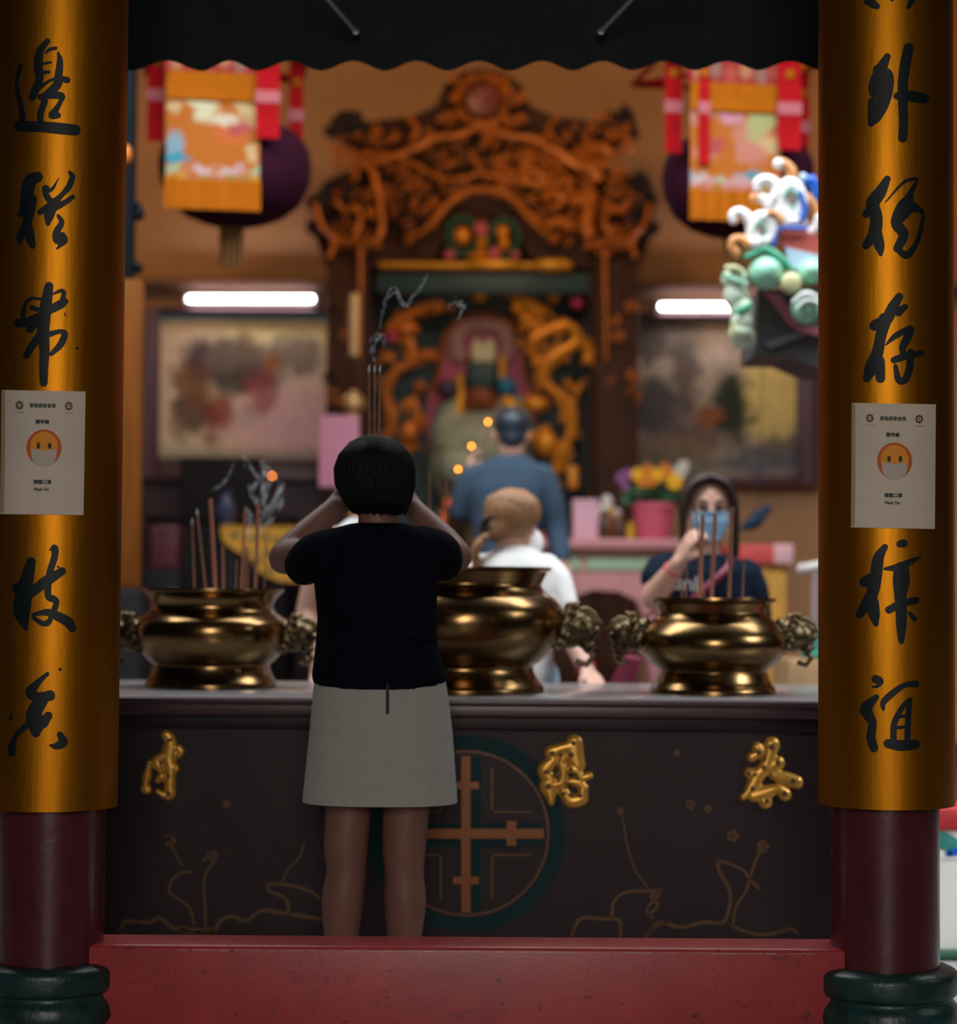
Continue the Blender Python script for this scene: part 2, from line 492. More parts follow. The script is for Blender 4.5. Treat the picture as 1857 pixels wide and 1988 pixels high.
def column(cx, label, lab_board, chars, paper, lab_paper, zbot):
    c = thing('temple_column', label, 'column', (cx, YC, 0))
    m = MB().lathe([(R_SH, 0.285), (R_SH, 3.3)], (cx, YC, 0), 64); build('shaft', m, M_colred, c)
    m = MB().lathe([(r_, h_) for r_, h_ in catmull([(0.20, 0), (0.20, 0.05), (0.188, 0.075), (0.150, 0.095), (0.142, 0.115), (0.150, 0.13), (0.168, 0.145), (0.176, 0.165),
                    (0.172, 0.19), (0.162, 0.205), (0.160, 0.215), (0.170, 0.222), (0.174, 0.24), (0.172, 0.270), (0.152, 0.282), (0.132, 0.285)], 4)], (cx, YC, 0), 96)
    build('plinth', m, M_stone, c, sharp=60)
    # the board: a curved lacquered shell that clasps the front of the shaft
    b = thing('couplet_board', lab_board, 'plaque', (cx, YC - 0.15, zbot))
    m = MB(); n = 40; A = math.radians(82)
    ring = []
    zs = (zbot, zbot + 0.006, 2.95)
    outer = [(cx + R_B * math.sin(-A + 2 * A * i / n), YC - R_B * math.cos(-A + 2 * A * i / n)) for i in range(n + 1)]
    inner = [(cx + R_IN * math.sin(A - 2 * A * i / n), YC - R_IN * math.cos(A - 2 * A * i / n)) for i in range(n + 1)]
    prof = outer + inner
    m.loft([[Vector((x, y, z)) for x, y in prof] for z in zs])
    build('board', m, M_gold, b, sharp=40)
    cm = CylMap(cx, YC, R_B)
    for ch in chars:
        m = MB()
        for st in ch: m.stroke(st, lambda x, y: cm.at(x, y, 0.0018), 7)
        build('character', m, M_ink, b)
    # the taped notice
    (ax, ay), (bx, by), (dx, dy), (ex, ey) = paper   # tl, tr, br, bl
    def uv(u, v, dr=0.004):
        x = (ax * (1 - u) + bx * u) * (1 - v) + (ex * (1 - u) + dx * u) * v
        y = (ay * (1 - u) + by * u) * (1 - v) + (ey * (1 - u) + dy * u) * v
        return cm.at(x, y, dr)
    mid = uv(0.5, 0.5)
    t = thing('paper_notice', lab_paper, 'notice', mid)
    m = MB().grid(lambda u, v: uv(u, v, 0.0035), 24, 24)
    k = len(m.v); m.grid(lambda u, v: uv(u, v, 0.0025), 24, 24)
    build('sheet', m, M_paper, t)
    Wp = 163.0; Hp = 241.0     # local notice pixels
    f = lambda x, y: uv(x / Wp, y / Hp, 0.0042)
    f2 = lambda x, y: uv(x / Wp, y / Hp, 0.0048)
    f3 = lambda x, y: uv(x / Wp, y / Hp, 0.0054)
    ex0, ey0, er = 84.0, 111.0, 34.0
    m = MB().disc(ex0, ey0, er, er * 1.05, f, 32); e = build('emoji_face', m, M_emrim, t)
    m = MB().disc(ex0, ey0 - 2, er * 0.80, er * 0.86, f2, 32); build('emoji_cheek', m, M_emoji, e)
    m = MB(); m.disc(ex0 - 11, ey0 - 4, 3.6, 6.5, f3); m.disc(ex0 + 11, ey0 - 4, 3.6, 6.5, f3); build('emoji_eyes', m, M_print, e)
    m = MB().stroke([(ex0, ey0 + 5, 46), (ex0, ey0 + 14, 50), (ex0, ey0 + 24, 46), (ex0, ey0 + 31, 34), (ex0, ey0 + 35, 20)], f3); 
    m = MB()
    xs = [(-23, 3), (-12, 6), (0, 8), (12, 6), (23, 3)]
    rows = []
    for k in range(9):
        q = k / 8.0
        half = 24.5 if q < 0.35 else 24.5 * math.sqrt(max(0.02, 1 - ((q - 0.35) / 0.68) ** 2))
        rows.append([f3(ex0 + half * (-1 + 2 * i / 8), ey0 + (5 - 3 * (1 - (1 - abs(-1 + 2 * i / 8)) ** 0.6) * (1 - q)) + q * 31) for i in range(9)])
    vs = [p for r in rows for p in r]
    m.add(vs, [(r * 9 + i, r * 9 + i + 1, (r + 1) * 9 + i + 1, (r + 1) * 9 + i) for r in range(8) for i in range(8)])
    build('emoji_mask', m, M_maskw, e)
    def words(txt, x, y, size, mm, nm, wide=1.0):
        vs, fs = text_mesh(txt, size)
        m = MB()
        for bx_, by_ in ((0, 0), (0.35, 0.0), (-0.35, 0.0), (0, 0.3), (0, -0.3)): m.add([uv((x + v.x * wide + bx_) / Wp, (y - v.y + by_) / Hp, 0.0048 + 0.00012 * len(m.v) / max(1, len(vs))) for v in vs], fs)
        return build(nm, m, mm, t, smooth=False)
    words('雪隆廣肇會館', 80, 29.5, 8.6, M_gprint, 'heading_text')
    words('關帝廟', 80, 61, 8.8, M_print, 'title_text')
    words('請戴口罩', 82, 178, 8.8, M_print, 'message_text')
    words('Mask On', 80, 192, 8.5, M_print, 'english_text', 0.95)
    for sx in (35, 131):
        m = MB()
        for q in range(4):
            an = PI / 4 + q * PI / 2
            m.disc(sx + 0, 29 - 6.4 if q == 0 else 29, 0.1, 0.1, f2)
        for q in range(8):
            an = q * PI / 4
            m.disc(sx + 5.6 * math.cos(an), 29 + 6.2 * math.sin(an), 2.4, 2.6, f2, 10)
        m.disc(sx, 29, 1.6, 1.6, f2, 8)
        s = build('seal', m, M_seal, t)
        vs, fs = text_mesh('KWONG SIEW', 2.6)
        m = MB().add([f2(sx + v.x * 1.1, 43 - v.y) for v in vs], fs); build('seal_text', m, M_seal, s, smooth=False)
    m = MB().stroke([(3, 4, 7), (4, 120, 8), (4, 236, 7)], f2); build('tape_strip', m, M_edge, t)
    return c

c1 = crop(0, 60, 4.519); c2 = crop(0, 480, 3.427); c3 = crop(0, 1000, 3.3115)
L_CH = [
 [c1(s) for s in (
  [(180,310,40),(150,420,30),(150,520,35),(180,650,45),(195,740,55),(190,800,60)],
  [(170,835,90),(350,840,95),(520,855,100),(660,870,95)],
  [(415,90,50),(365,150,60),(340,220,75),(335,330,80),(345,420,70),(300,540,70),(280,585,60)],
  [(400,190,20),(440,160,30),(490,150,30)],
  [(510,190,20),(525,260,55),(515,380,70),(500,470,80),(400,570,70),(350,580,50)],
  [(540,420,50),(590,430,55)], [(340,500,40),(430,440,25),(500,410,30)],
  [(360,290,25),(445,275,20)], [(360,365,45),(430,360,25)],
  [(440,560,70),(540,570,60),(530,620,40),(490,690,55),(455,740,65),(510,740,50)],
  [(390,620,60),(355,720,60),(355,790,55)])],
 [c1(s) for s in (
  [(330,1280,90),(270,1310,110),(240,1400,115),(230,1500,110),(190,1600,60),(150,1610,20)],
  [(270,1480,110),(250,1620,90),(220,1720,80),(180,1800,70),(170,1850,40)],
  [(250,1730,80),(265,1820,80),(285,1880,60)],
  [(515,1290,6),(470,1370,25),(440,1400,30)], [(400,1385,70),(405,1440,55),(440,1490,60)],
  [(610,1240,30),(635,1280,50),(600,1370,55),(540,1440,45),(470,1510,70),(350,1590,50)],
  [(640,1455,40),(560,1510,50),(480,1550,60)],
  [(460,1530,90),(430,1620,90),(420,1690,40)],
  [(510,1620,30),(540,1680,50),(500,1760,70),(520,1810,130),(560,1840,70),(500,1910,15)])],
 [c2(s) for s in (
  [(325,260,60),(310,350,75),(295,450,85),(285,560,85),(295,680,70),(290,800,62),(290,900,55)],
  [(275,345,18),(210,340,20),(170,370,25),(155,430,30),(150,480,30)],
  [(120,505,60),(200,490,60),(290,440,50),(400,380,60),(435,360,40)],
  [(355,310,14),(400,290,25),(425,300,30),(415,350,35)],
  [(210,400,35),(250,415,30)], [(200,540,60),(245,500,30)],
  [(280,570,60),(210,660,50),(175,720,45)],
  [(320,580,40),(400,560,30),(430,580,45),(400,650,45),(340,710,28)],
  [(430,440,10),(435,455,10)], [(510,670,16),(520,675,12)])],
 [c3(s) for s in (
  [(200,300,60),(170,420,90),(150,520,110),(140,620,110),(165,730,30)],
  [(320,225,10),(350,210,45),(350,270,45),(325,350,45),(310,430,45),(310,520,45),(345,540,45),(362,560,40),(345,620,40)],
  [(200,500,60),(290,430,70),(400,360,50)],
  [(210,640,20),(300,625,45),(370,650,60),(440,690,65),(465,730,50)],
  [(215,660,25),(270,695,35),(310,690,40),(330,650,30)],
  [(105,470,60),(160,440,60)], [(370,330,12),(390,350,12)])],
 [c3(s) for s in (
  [(305,1020,25),(250,1070,40),(195,1140,70),(250,1170,60),(320,1160,70)],
  [(270,1180,90),(220,1270,100),(230,1340,130),(230,1400,60)],
  [(310,1290,55),(280,1340,60)],
  [(160,1360,40),(100,1420,30),(75,1490,50),(75,1530,45)],
  [(385,1410,40),(405,1460,60),(360,1485,45),(320,1480,12)], [(70,1280,16),(68,1310,20)], [(385,990,20),(390,995,14)])],
]
r1 = crop(1240, 0, 3.0097); r2 = crop(1580, 480, 3.426); r3 = crop(1580, 1000, 3.314)
R_CH = [
 [r1(s) for s in ([(1330,5,40),(1365,22,50),(1390,36,35)], [(1600,-10,40),(1575,40,26)], [(1460,-40,60),(1480,-8,30)])],
 [r1(s) for s in (
  [(1450,330,40),(1410,410,70),(1375,500,70),(1370,545,50)],
  [(1400,410,70),(1450,440,70),(1445,520,80),(1420,600,85),(1380,680,75),(1355,720,40)],
  [(1370,600,70),(1360,700,50)],
  [(1575,280,60),(1555,380,65),(1540,520,60),(1545,700,55),(1540,805,55)],
  [(1505,560,40),(1580,560,65),(1665,575,60)])],
 [r1(s) for s in (
  [(1450,1045,40),(1410,1120,70),(1365,1190,80),(1385,1270,75),(1375,1360,75),(1325,1435,45)],
  [(1385,1360,70),(1405,1440,60),(1412,1485,24)], [(1325,1250,45),(1350,1230,60)],
  [(1440,1180,8),(1540,1070,18),(1605,1045,20),(1620,1060,18),(1570,1160,45)],
  [(1580,1150,50),(1555,1210,100),(1505,1300,70),(1545,1370,60),(1510,1450,50)],
  [(1600,1210,60),(1655,1240,22),(1650,1320,25),(1620,1420,30),(1565,1490,45),(1515,1460,35)])],
 [r2(s) for s in (
  [(565,330,55),(520,400,70),(480,480,80),(400,520,70)],
  [(605,395,40),(560,430,60)],
  [(470,480,90),(440,600,75),(420,700,80),(380,800,90),(350,870,55)],
  [(430,760,80),(440,870,65)],
  [(475,650,10),(540,590,40),(640,540,40),(625,590,55),(590,660,50),(590,700,40)],
  [(530,750,45),(620,720,50),(715,705,35)],
  [(640,700,50),(635,800,50),(605,880,50),(560,880,45),(540,790,30)])],
 [r3(s) for s in (
  [(455,205,40),(415,270,70),(400,360,80),(380,480,80),(340,570,80),(290,640,50)], [(325,430,70),(370,400,60)],
  [(375,560,80),(385,640,75),(397,700,36)],
  [(550,186,45),(575,182,55)],
  [(455,345,20),(540,335,50),(620,300,40),(680,270,14)],
  [(560,350,100),(560,430,110),(555,520,80),(560,620,75),(560,720,65),(560,810,40)],
  [(480,610,50),(560,570,50),(655,548,45)],
  [(615,630,24),(645,668,30)])],
 [r3(s) for s in (
  [(395,1055,55),(425,1070,45),(405,1100,25),(375,1105,12)],
  [(400,1170,36),(335,1240,80),(350,1290,70),(375,1340,55),(365,1430,60),(385,1500,55)],
  [(445,1250,20),(445,1205,40),(500,1150,45),(580,1095,35),(655,1085,45)],
  [(615,1190,36),(565,1240,36),(515,1340,42),(510,1440,42)],
  [(612,1190,36),(605,1300,38),(600,1430,42)],
  [(530,1300,22),(600,1290,22)], [(520,1370,22),(600,1360,22)],
  [(475,1470,60),(560,1482,72),(650,1475,62)])],
]
XL = P(104, 994, 4.975).x; XR = P(1720, 994, 4.975).x
ZBOT = P(1716, 1571, 4.86).z
column(XL, 'maroon round column on green stone plinth, on the side of the orange wooden post', 'curved gold couplet board with black calligraphy, beside the dark hall post', L_CH,
       ((3, 757), (166, 760), (162, 1000), (0, 998)), 'white masked-face notice taped to the gold board beside the orange wooden post', P(100, 1575, 4.86).z)
column(XR, 'maroon round column on green stone plinth, next to the daylit white parapet wall', 'curved gold couplet board with black calligraphy, beside the ceramic roof ornament', R_CH,
       ((1653, 782), (1816, 785), (1814, 1027), (1651, 1024)), 'white masked-face notice taped to the gold board beside the ceramic roof ornament', ZBOT)

# ================================================================ red kerb wall between the columns
def kerb_mat():
    m = mat('worn_red_paint', (0.36, 0.030, 0.034), 0.40, var=0.2, vscale=5, bump=0.04, bscale=70, coat=0.1)
    nt = m.node_tree; b = nt.nodes['Principled BSDF']
    src = b.inputs['Base Color'].links[0].from_socket
    tc = nt.nodes.new('ShaderNodeTexCoord')
    mp = nt.nodes.new('ShaderNodeMapping'); mp.inputs['Scale'].default_value = (1.0, 1.0, 1.6)
    nt.links.new(tc.outputs['Object'], mp.inputs['Vector'])
    n = nt.nodes.new('ShaderNodeTexNoise'); n.inputs['Scale'].default_value = 34; n.inputs['Detail'].default_value = 3
    nt.links.new(mp.outputs['Vector'], n.inputs['Vector'])
    r = nt.nodes.new('ShaderNodeValToRGB'); r.color_ramp.elements[0].position = 0.64; r.color_ramp.elements[1].position = 0.76
    nt.links.new(n.outputs['Fac'], r.inputs['Fac'])
    mx = nt.nodes.new('ShaderNodeMixRGB'); mx.inputs[2].default_value = (0.085, 0.012, 0.016, 1)
    nt.links.new(r.outputs['Color'], mx.inputs[0]); nt.links.new(src, mx.inputs[1])
    nt.links.new(mx.outputs[0], b.inputs['Base Color'])
    return m
M_kerb = kerb_mat()
zk = P(930, 1839, 4.93).z
m = MB().bbox((XL + 0.02, 4.93, 0), (XR - 0.02, 5.09, zk), 0.012)
kb = build('kerb_wall', m, M_kerb); tag(kb, 'low red painted kerb wall with dark chips spanning between the two columns', 'low wall')
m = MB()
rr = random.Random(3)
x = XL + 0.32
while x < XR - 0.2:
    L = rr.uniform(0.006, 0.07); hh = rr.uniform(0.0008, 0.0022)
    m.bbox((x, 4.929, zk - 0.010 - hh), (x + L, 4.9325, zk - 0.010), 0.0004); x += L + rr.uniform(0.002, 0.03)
build('edge_highlight', m, mat('pale_highlight', (0.5, 0.36, 0.32), 0.7), kb)  # broken pale strip standing in for the highlight along the kerb's edge

# ================================================================ awning and its stays
M_awn = mat('dark_green_canvas', (0.017, 0.025, 0.026), 0.9, spec=0.2, var=0.2, vscale=4, bump=0.2, bscale=120)
YA = 6.2
aw = thing('awning', 'dark green canvas awning with a scalloped hem over the offering table', 'awning', (0, YA, 2.9))
lows = [252, 390, 497, 620, 745, 866, 987, 1110, 1225, 1347, 1470, 1592]
def hem(px):
    base = 136.0
    k = 0
    lo = [130.0] + lows + [1715.0]
    for a, b in zip(lo, lo[1:]):
        if a <= px <= b:
            t = (px - a) / (b - a)
            return base - 18 * (0.5 - 0.5 * math.cos(2 * PI * t)) ** 0.9
    return base
m = MB(); nx = 420
ra = []; rb = []; rc = []; rd = []
for i in range(nx + 1):
    px = 170 + (1680 - 170) * i / nx
    p = P(px, hem(px), YA)
    wob = 0.008 * math.sin(px * 0.051) 
    ra.append(Vector((p.x, YA + wob, p.z))); rb.append(Vector((p.x, YA + wob * 0.4, 3.02)))
    rc.append(Vector((p.x, YA + 0.006 + wob * 0.4, 3.02))); rd.append(Vector((p.x, YA + 0.006 + wob, p.z)))
n = nx + 1
m.add(ra + rb + rc + rd, [q for i in range(nx) for q in ((i, i + 1, n + i + 1, n + i), (2 * n + i, 2 * n + i + 1, 3 * n + i + 1, 3 * n + i), (3 * n + i, 3 * n + i + 1, i + 1, i))])
build('valance', m, M_awn, aw)
xa = ra[0].x; xb = ra[-1].x
m = MB().add([(xa, YA, 3.02), (xb, YA, 3.02), (xb, 5.2, 3.29), (xa, 5.2, 3.29), (xa, YA, 3.03), (xb, YA, 3.03), (xb, 5.2, 3.298), (xa, 5.2, 3.298)],
             [(0, 1, 2, 3), (4, 5, 6, 7), (0, 1, 5, 4), (1, 2, 6, 5), (2, 3, 7, 6), (3, 0, 4, 7)])
build('canvas_top', m, M_awn, aw)
M_steel = mat('dull_steel', (0.20, 0.21, 0.21), 0.38, metal=0.7)
m = MB().tube([(xa, YA + 0.02, 3.03), (xb, YA + 0.02, 3.03)], 0.018, 12); build('front_rail', m, M_steel, aw)
for pts in (((600, -45), (690, 59)), ((1270, -50), (1166, 59))):
    a = P(*pts[0], 5.75); b = P(*pts[1], 6.1)
    d = (a - b); top = b + d * ((3.28 - b.z) / d.z)
    m = MB().tube([b, top], 0.009, 12); s = build('stay_rod', m, M_steel, aw)
    m = MB().ell(b, 0.0125, 12, 8); build('rod_knob', m, mat('bright_steel', (0.7, 0.7, 0.68), 0.25, metal=0.9), s)

# ================================================================ offering table
M_tab = mat('dark_maroon_lacquer', (0.014, 0.005, 0.0065), 0.5, var=0.3, vscale=5, bump=0.05, bscale=30, spec=0.25)
M_tab2 = mat('maroon_moulding', (0.045, 0.015, 0.020), 0.38, var=0.2, vscale=6)
M_top = mat('grey_stone_top', (0.19, 0.18, 0.185), 0.2, var=0.15, vscale=7)
M_vine = mat('faded_gold_paint', (0.075, 0.030, 0.006), 0.45, metal=0.3, var=0.3, vscale=20)
M_goldch = mat('gilt_relief', (0.62, 0.31, 0.05), 0.34, metal=0.55, var=0.12, vscale=40)
M_hole = mat('dark_relief_pits', (0.10, 0.045, 0.01), 0.6)
M_ring = mat('dark_teal_paint', (0.006, 0.026, 0.028), 0.6, spec=0.12)
M_cross = mat('orange_gilt_bars', (0.17, 0.048, 0.005), 0.4, metal=0.35)
YT = 6.0; YTB = 7.06
zt = P(930, 1358, YT - 0.04).z
xL, xR = -1.22, 1.22
tb = thing('offering_table', 'long dark maroon offering table with gilt characters and painted branches on its front', 'table', (0, 6.5, 0))
m = MB().bbox((xL - 0.045, YT + 0.03, zt - 0.035), (xR + 0.045, YTB, zt + 0.002), 0.004); build('table_top', m, M_top, tb)
m = MB()
m.bbox((xL - 0.05, YT - 0.04, zt - 0.018), (xR + 0.05, YT + 0.032, zt), 0.005)
m.bbox((xL - 0.04, YT - 0.03, zt - 0.052), (xR + 0.04, YTB - 0.02, zt - 0.016), 0.006)
m.bbox((xL - 0.02, YT - 0.015, P(930, 1392, YT).z), (xR + 0.02, YTB - 0.05, zt - 0.05), 0.008)
build('edge_moulding', m, M_tab2, tb)
zf = P(930, 1422, YT).z
m = MB().bbox((xL, YT - 0.006, zf + 0.006), (xR, YT + 0.05, P(930, 1391, YT).z), 0.006); build('frieze', m, M_tab, tb)
m = MB().box((xL + 0.01, YT + 0.004, 0.05), (xR - 0.01, YTB - 0.07, zf + 0.006))
m.bbox((xL, YT - 0.004, zf - 0.02 - 0.5), (xL + 0.06, YT + 0.1, zf - 0.004), 0.004)
m.bbox((xL - 0.02, YT - 0.02, 0), (xR + 0.02, YTB - 0.04, 0.05), 0.01)
m.box((xL + 0.02, YT, 0.05), (xR - 0.02, YT + 0.03, zf - 0.004))
fp = build('front_panel', m, M_tab, tb, smooth=False)
front = lambda x, y: P(x, y, YT - 0.0012)
front2 = lambda x, y: P(x, y, YT - 0.0024)
front3 = lambda x, y: P(x, y, YT - 0.0036)
a5 = crop(160, 1380, 3.095); a6 = crop(700, 1380, 3.095); a7 = crop(1257, 1380, 3.095)
def wid(pts, w): return [(x, y, w) for x, y in pts]
vl = [a5(wid(p, w)) for p, w in (
 ([(230,1320),(250,1270),(290,1265),(400,1270),(460,1245),(540,1300),(640,1330),(780,1325),(830,1260),(900,1235),(980,1260),(1080,1200),(1200,1215),(1430,1250)], 24),
 ([(670,1290),(640,1180),(530,1100),(530,1030),(580,980),(650,965)], 17), ([(740,1290),(735,1150),(735,1000),(790,900),(800,850),(720,900)], 18),
 ([(1240,1220),(1220,1130),(1120,1080),(1130,1040),(1250,1050),(1360,1080),(1430,1130)], 20), ([(1200,1030),(1230,960),(1300,880),(1330,800)], 12),
 ([(600,930),(560,860),(530,790)], 12), ([(590,1310),(680,1325),(780,1320)], 46), ([(225,1320),(255,1325)], 34))]
m = MB()
for s in vl: m.stroke(s, front)
build('painted_branch', m, M_vine, tb, smooth=False)
m = MB()
for x, y, w in a5([(530,785,40),(865,560,28),(775,870,34),(510,760,20)]):
    for q in range(5):
        m.disc(x + w * 0.55 * math.cos(q * 1.257), y + w * 0.55 * math.sin(q * 1.257), w * 0.42, w * 0.42, front2, 10)
build('painted_blossoms', m, M_vine, tb, smooth=False)
vr = [a7(wid(p, w)) for p, w in (
 ([(-20,1380),(60,1275),(200,1300),(340,1270),(450,1270),(490,1180),(490,1080),(430,960),(420,900)], 22), ([(510,1290),(530,1180),(590,1080),(640,920),(690,810)], 18),
 ([(500,1290),(600,1330),(720,1345),(860,1310),(900,1340)], 20), ([(0,1230),(60,1170),(20,1110),(95,1080)], 20), ([(430,900),(560,950),(620,1020),(670,1070)], 18))]
vr += [a6(wid(p, w)) for p, w in (
 ([(1260,1360),(1320,1250),(1450,1250),(1550,1260),(1560,1360)], 22), ([(1510,1240),(1520,1150),(1600,1090),(1820,1080)], 20), ([(1720,1060),(1640,940),(1600,800),(1580,690),(1560,600)], 11),
 ([(1750,1250),(1720,1190),(1770,1130),(1800,1090)], 16), ([(1700,1360),(1780,1290),(1857,1270)], 18))]
m = MB()
for s in vr: m.stroke(s, front)
build('painted_branch', m, M_vine, tb, smooth=False)
m = MB()
for x, y, w in a7([(510,750,42),(690,815,42),(175,255,24),(255,565,32),(360,590,26)]) + a6([(1560,600,24)]):
    for q in range(5):
        m.disc(x + w * 0.55 * math.cos(q * 1.257), y + w * 0.55 * math.sin(q * 1.257), w * 0.42, w * 0.42, front2, 10)
build('painted_blossoms', m, M_vine, tb, smooth=False)
# round emblem
ex, ey = 905, 1618
def arc(r, w, n=40): return [(ex + r * math.cos(2 * PI * i / n), ey + r * math.sin(2 * PI * i / n), w) for i in range(n + 1)]
em = MB().stroke(arc(178, 28), front2, 2, False); em = build('emblem_ring', em, M_ring, tb, smooth=False)
m = MB().stroke(arc(159, 5), front, 2, False)
for sx, sy in ((1, 1), (1, -1), (-1, 1), (-1, -1)):
    m.stroke([(ex + sx * 50, ey + sy * 42, 4), (ex + sx * 128, ey + sy * 42, 4)], front2); m.stroke([(ex + sx * 50, ey + sy * 42, 4), (ex + sx * 50, ey + sy * 128, 4)], front2)
build('emblem_line', m, M_vine, em, smooth=False)
m = MB()
m.add([front2(x, y) for x, y in ((ex - 8, ey - 148), (ex + 28, ey - 148), (ex + 28, ey + 150), (ex - 8, ey + 150))], [(0, 1, 2, 3)]); m.add([front3(x, y) for x, y in ((ex - 148, ey - 20), (ex + 148, ey - 20), (ex + 148, ey + 26), (ex - 148, ey + 26))], [(0, 1, 2, 3)])
build('emblem_shade', m, M_ring, em, smooth=False)
def bar(x0, y0, x1, y1, k=0):
    Y_ = YT - 0.0080 - 0.0012 * k
    return [P(x0, y0, Y_), P(x1, y0, Y_), P(x1, y1, Y_), P(x0, y1, Y_)]
m = MB()
for kb, b in enumerate(((ex - 10, ey - 150, ex + 8, ey + 154), (ex - 150, ey - 9, ex + 150, ey + 10), (ex - 26, ey - 100, ex + 24, ey - 86), (ex - 26, ey + 84, ex + 24, ey + 99), (ex + 78, ey - 24, ex + 97, ey + 24), (ex - 97, ey - 24, ex - 78, ey + 24))):
    m.prism(bar(*b, min(kb, 2)), (0, 0.0065, 0))
build('emblem_cross', m, M_cross, em, smooth=False)
# gilt relief characters
k11 = 11.04
def relief(x0, y0, strokes, holes, nm='gilt_character'):
    g = MB()
    f = crop(x0, y0, k11)
    for st in strokes:
        q = catmull(f(st), 5) if len(st) > 1 else f(st)
        for x, y, w in q:
            p = P(x, y, YT - 0.003); r = max(0.005, w / 2 / 667.0 * 1.42)
            g.ell(p, (r, 0.015, r), 14, 8)
    o = build_fused(nm, g, M_goldch, tb, 0.0028, 2)
    h = MB()
    for x, y, w in f(holes):
        p = P(x, y, YT - 0.0175); r = w / 667.0
        h.ell(p, (r, 0.0035, r), 12, 6)
    build('relief_pit', h, M_hole, o)
relief(260, 1400, [
 [(680,280,150),(740,330,180),(780,440,190),(770,600,250),(730,800,260),(780,1000,200),(780,1200,180),(770,1400,190),(780,1560,180),(730,1650,90)], [(640,740,150),(480,850,180),(540,970,170)],
 [(330,880,80),(310,1050,120),(280,1180,170),(260,1330,110),(260,1440,170),(330,1500,90)], [(960,560,110),(1020,650,110),(960,740,100)], [(600,1180,150),(520,1260,120)], [(500,1490,80),(640,1580,120)], [(900,980,100),(930,1040,80)]],
 [(770,400,40),(580,900,30),(740,1180,40),(740,1560,50),(560,930,30)])
relief(1030, 1410, [
 [(930,360,280),(930,620,310),(1000,820,260)], [(430,560,220),(650,470,170),(820,430,180)], [(480,720,160),(300,950,250),(430,1150,180),(380,1280,300),(420,1480,180),(430,1640,110)],
 [(650,800,130),(700,1000,160),(650,1200,140),(500,1250,100)], [(800,900,120),(980,950,150),(1080,1090,140),(1250,1060,140)], [(830,1180,130),(1000,1200,180),(1140,1320,160)], [(700,1400,180),(860,1600,220),(1080,1550,220),(1100,1380,150)], [(700,650,110),(640,760,90)]],
 [(920,360,55),(870,610,60),(460,570,55),(640,610,40),(555,1040,60),(330,980,55),(380,1290,65),(860,920,45),(700,1440,50),(880,1460,55),(1060,1490,50),(1000,1130,40),(850,1240,36),(960,1050,36)])
relief(1430, 1410, [
 [(740,400,270),(680,650,200),(620,850,240),(450,1050,220),(330,1280,230),(200,1430,120),(120,1520,120)], [(430,450,180),(470,560,160),(310,660,170)], [(880,780,220),(700,880,220)], [(240,1000,160),(420,1020,190)],
 [(800,1050,170),(1000,1110,220),(1270,1200,220)], [(350,1500,200),(600,1430,250),(850,1340,150),(1020,1460,220)], [(600,1620,230)]],
 [(750,440,70),(470,560,60),(580,890,55),(880,780,55),(340,1330,55),(640,1600,55),(1030,1440,60),(1210,1170,55),(260,1010,45),(390,1030,40),(600,700,40)])
# ================================================================ brass incense burners
def brass_mat():
    m = mat('aged_brass', (0.22, 0.130, 0.052), 0.22, metal=1.0, var=0.22, vscale=7, bump=0.05, bscale=26)
    return m
M_brass = brass_mat()
M_brassd = mat('dark_bronze', (0.12, 0.085, 0.045), 0.36, metal=1.0, var=0.4, vscale=40)
M_ash = mat('grey_ash', (0.42, 0.38, 0.33), 0.95, var=0.25, vscale=60, bump=0.5, bscale=90)
YB1, YB2 = 6.60, 6.42
SB = FPX / 6.5
ZT = zt + 0.0025

def lion_handle(c, s, side):
    "a cast lion mask with curled mane that sticks out of the belly"
    g = MB()
    X = lambda x, y, z: Vector((c[0] + side * x * s, c[1] + y * s, c[2] + z * s))
    g.ell(X(0.00, 0, 0), (0.056 * s, 0.052 * s, 0.056 * s)); g.ell(X(0.03, 0, 0.0), (0.05 * s, 0.044 * s, 0.045 * s))
    g.ell(X(0.045, -0.005, -0.012), (0.034 * s, 0.034 * s, 0.030 * s))        # muzzle
    g.ell(X(0.074, -0.005, -0.004), (0.016 * s, 0.02 * s, 0.013 * s))         # nose
    g.ell(X(0.052, -0.004, -0.045), (0.026 * s, 0.028 * s, 0.014 * s))        # jaw
    for sy in (-1, 1):
        g.ell(X(0.035, sy * 0.024, 0.026), 0.014 * s)                           # eyes
        g.tube([X(0.0, sy * 0.03, 0.035), X(0.012, sy * 0.038, 0.062), X(0.03, sy * 0.036, 0.074)], [0.014 * s, 0.011 * s, 0.006 * s], 8)  # ears
        for k in range(5):                                                      # mane curls
            an = -1.0 + k * 0.55
            cx, cz = -0.012 + 0.058 * math.sin(an) * 0.35, 0.058 * math.sin(an)
            pts = [X(cx + 0.017 * math.cos(q) * (1 - q / 9), sy * 0.048, cz + 0.017 * math.sin(q) * (1 - q / 9)) for q in [i * 0.6 for i in range(10)]]
            g.tube(pts, 0.0085 * s, 7)
    g.tube([X(0.02, 0, 0.045), X(0.05, 0, 0.052), X(0.07, 0, 0.04), X(0.082, 0, 0.02), X(0.095, 0, 0.012)], [0.014 * s, 0.012 * s, 0.011 * s, 0.009 * s, 0.006 * s], 8)
    g.tube([X(0.045, 0, -0.055), X(0.07, 0, -0.075), X(0.05, 0, -0.1), X(0.02, 0, -0.09)], [0.01 * s] * 4, 8)
    g.ell(X(-0.035, 0, 0), (0.03 * s, 0.05 * s, 0.06 * s))
    return g

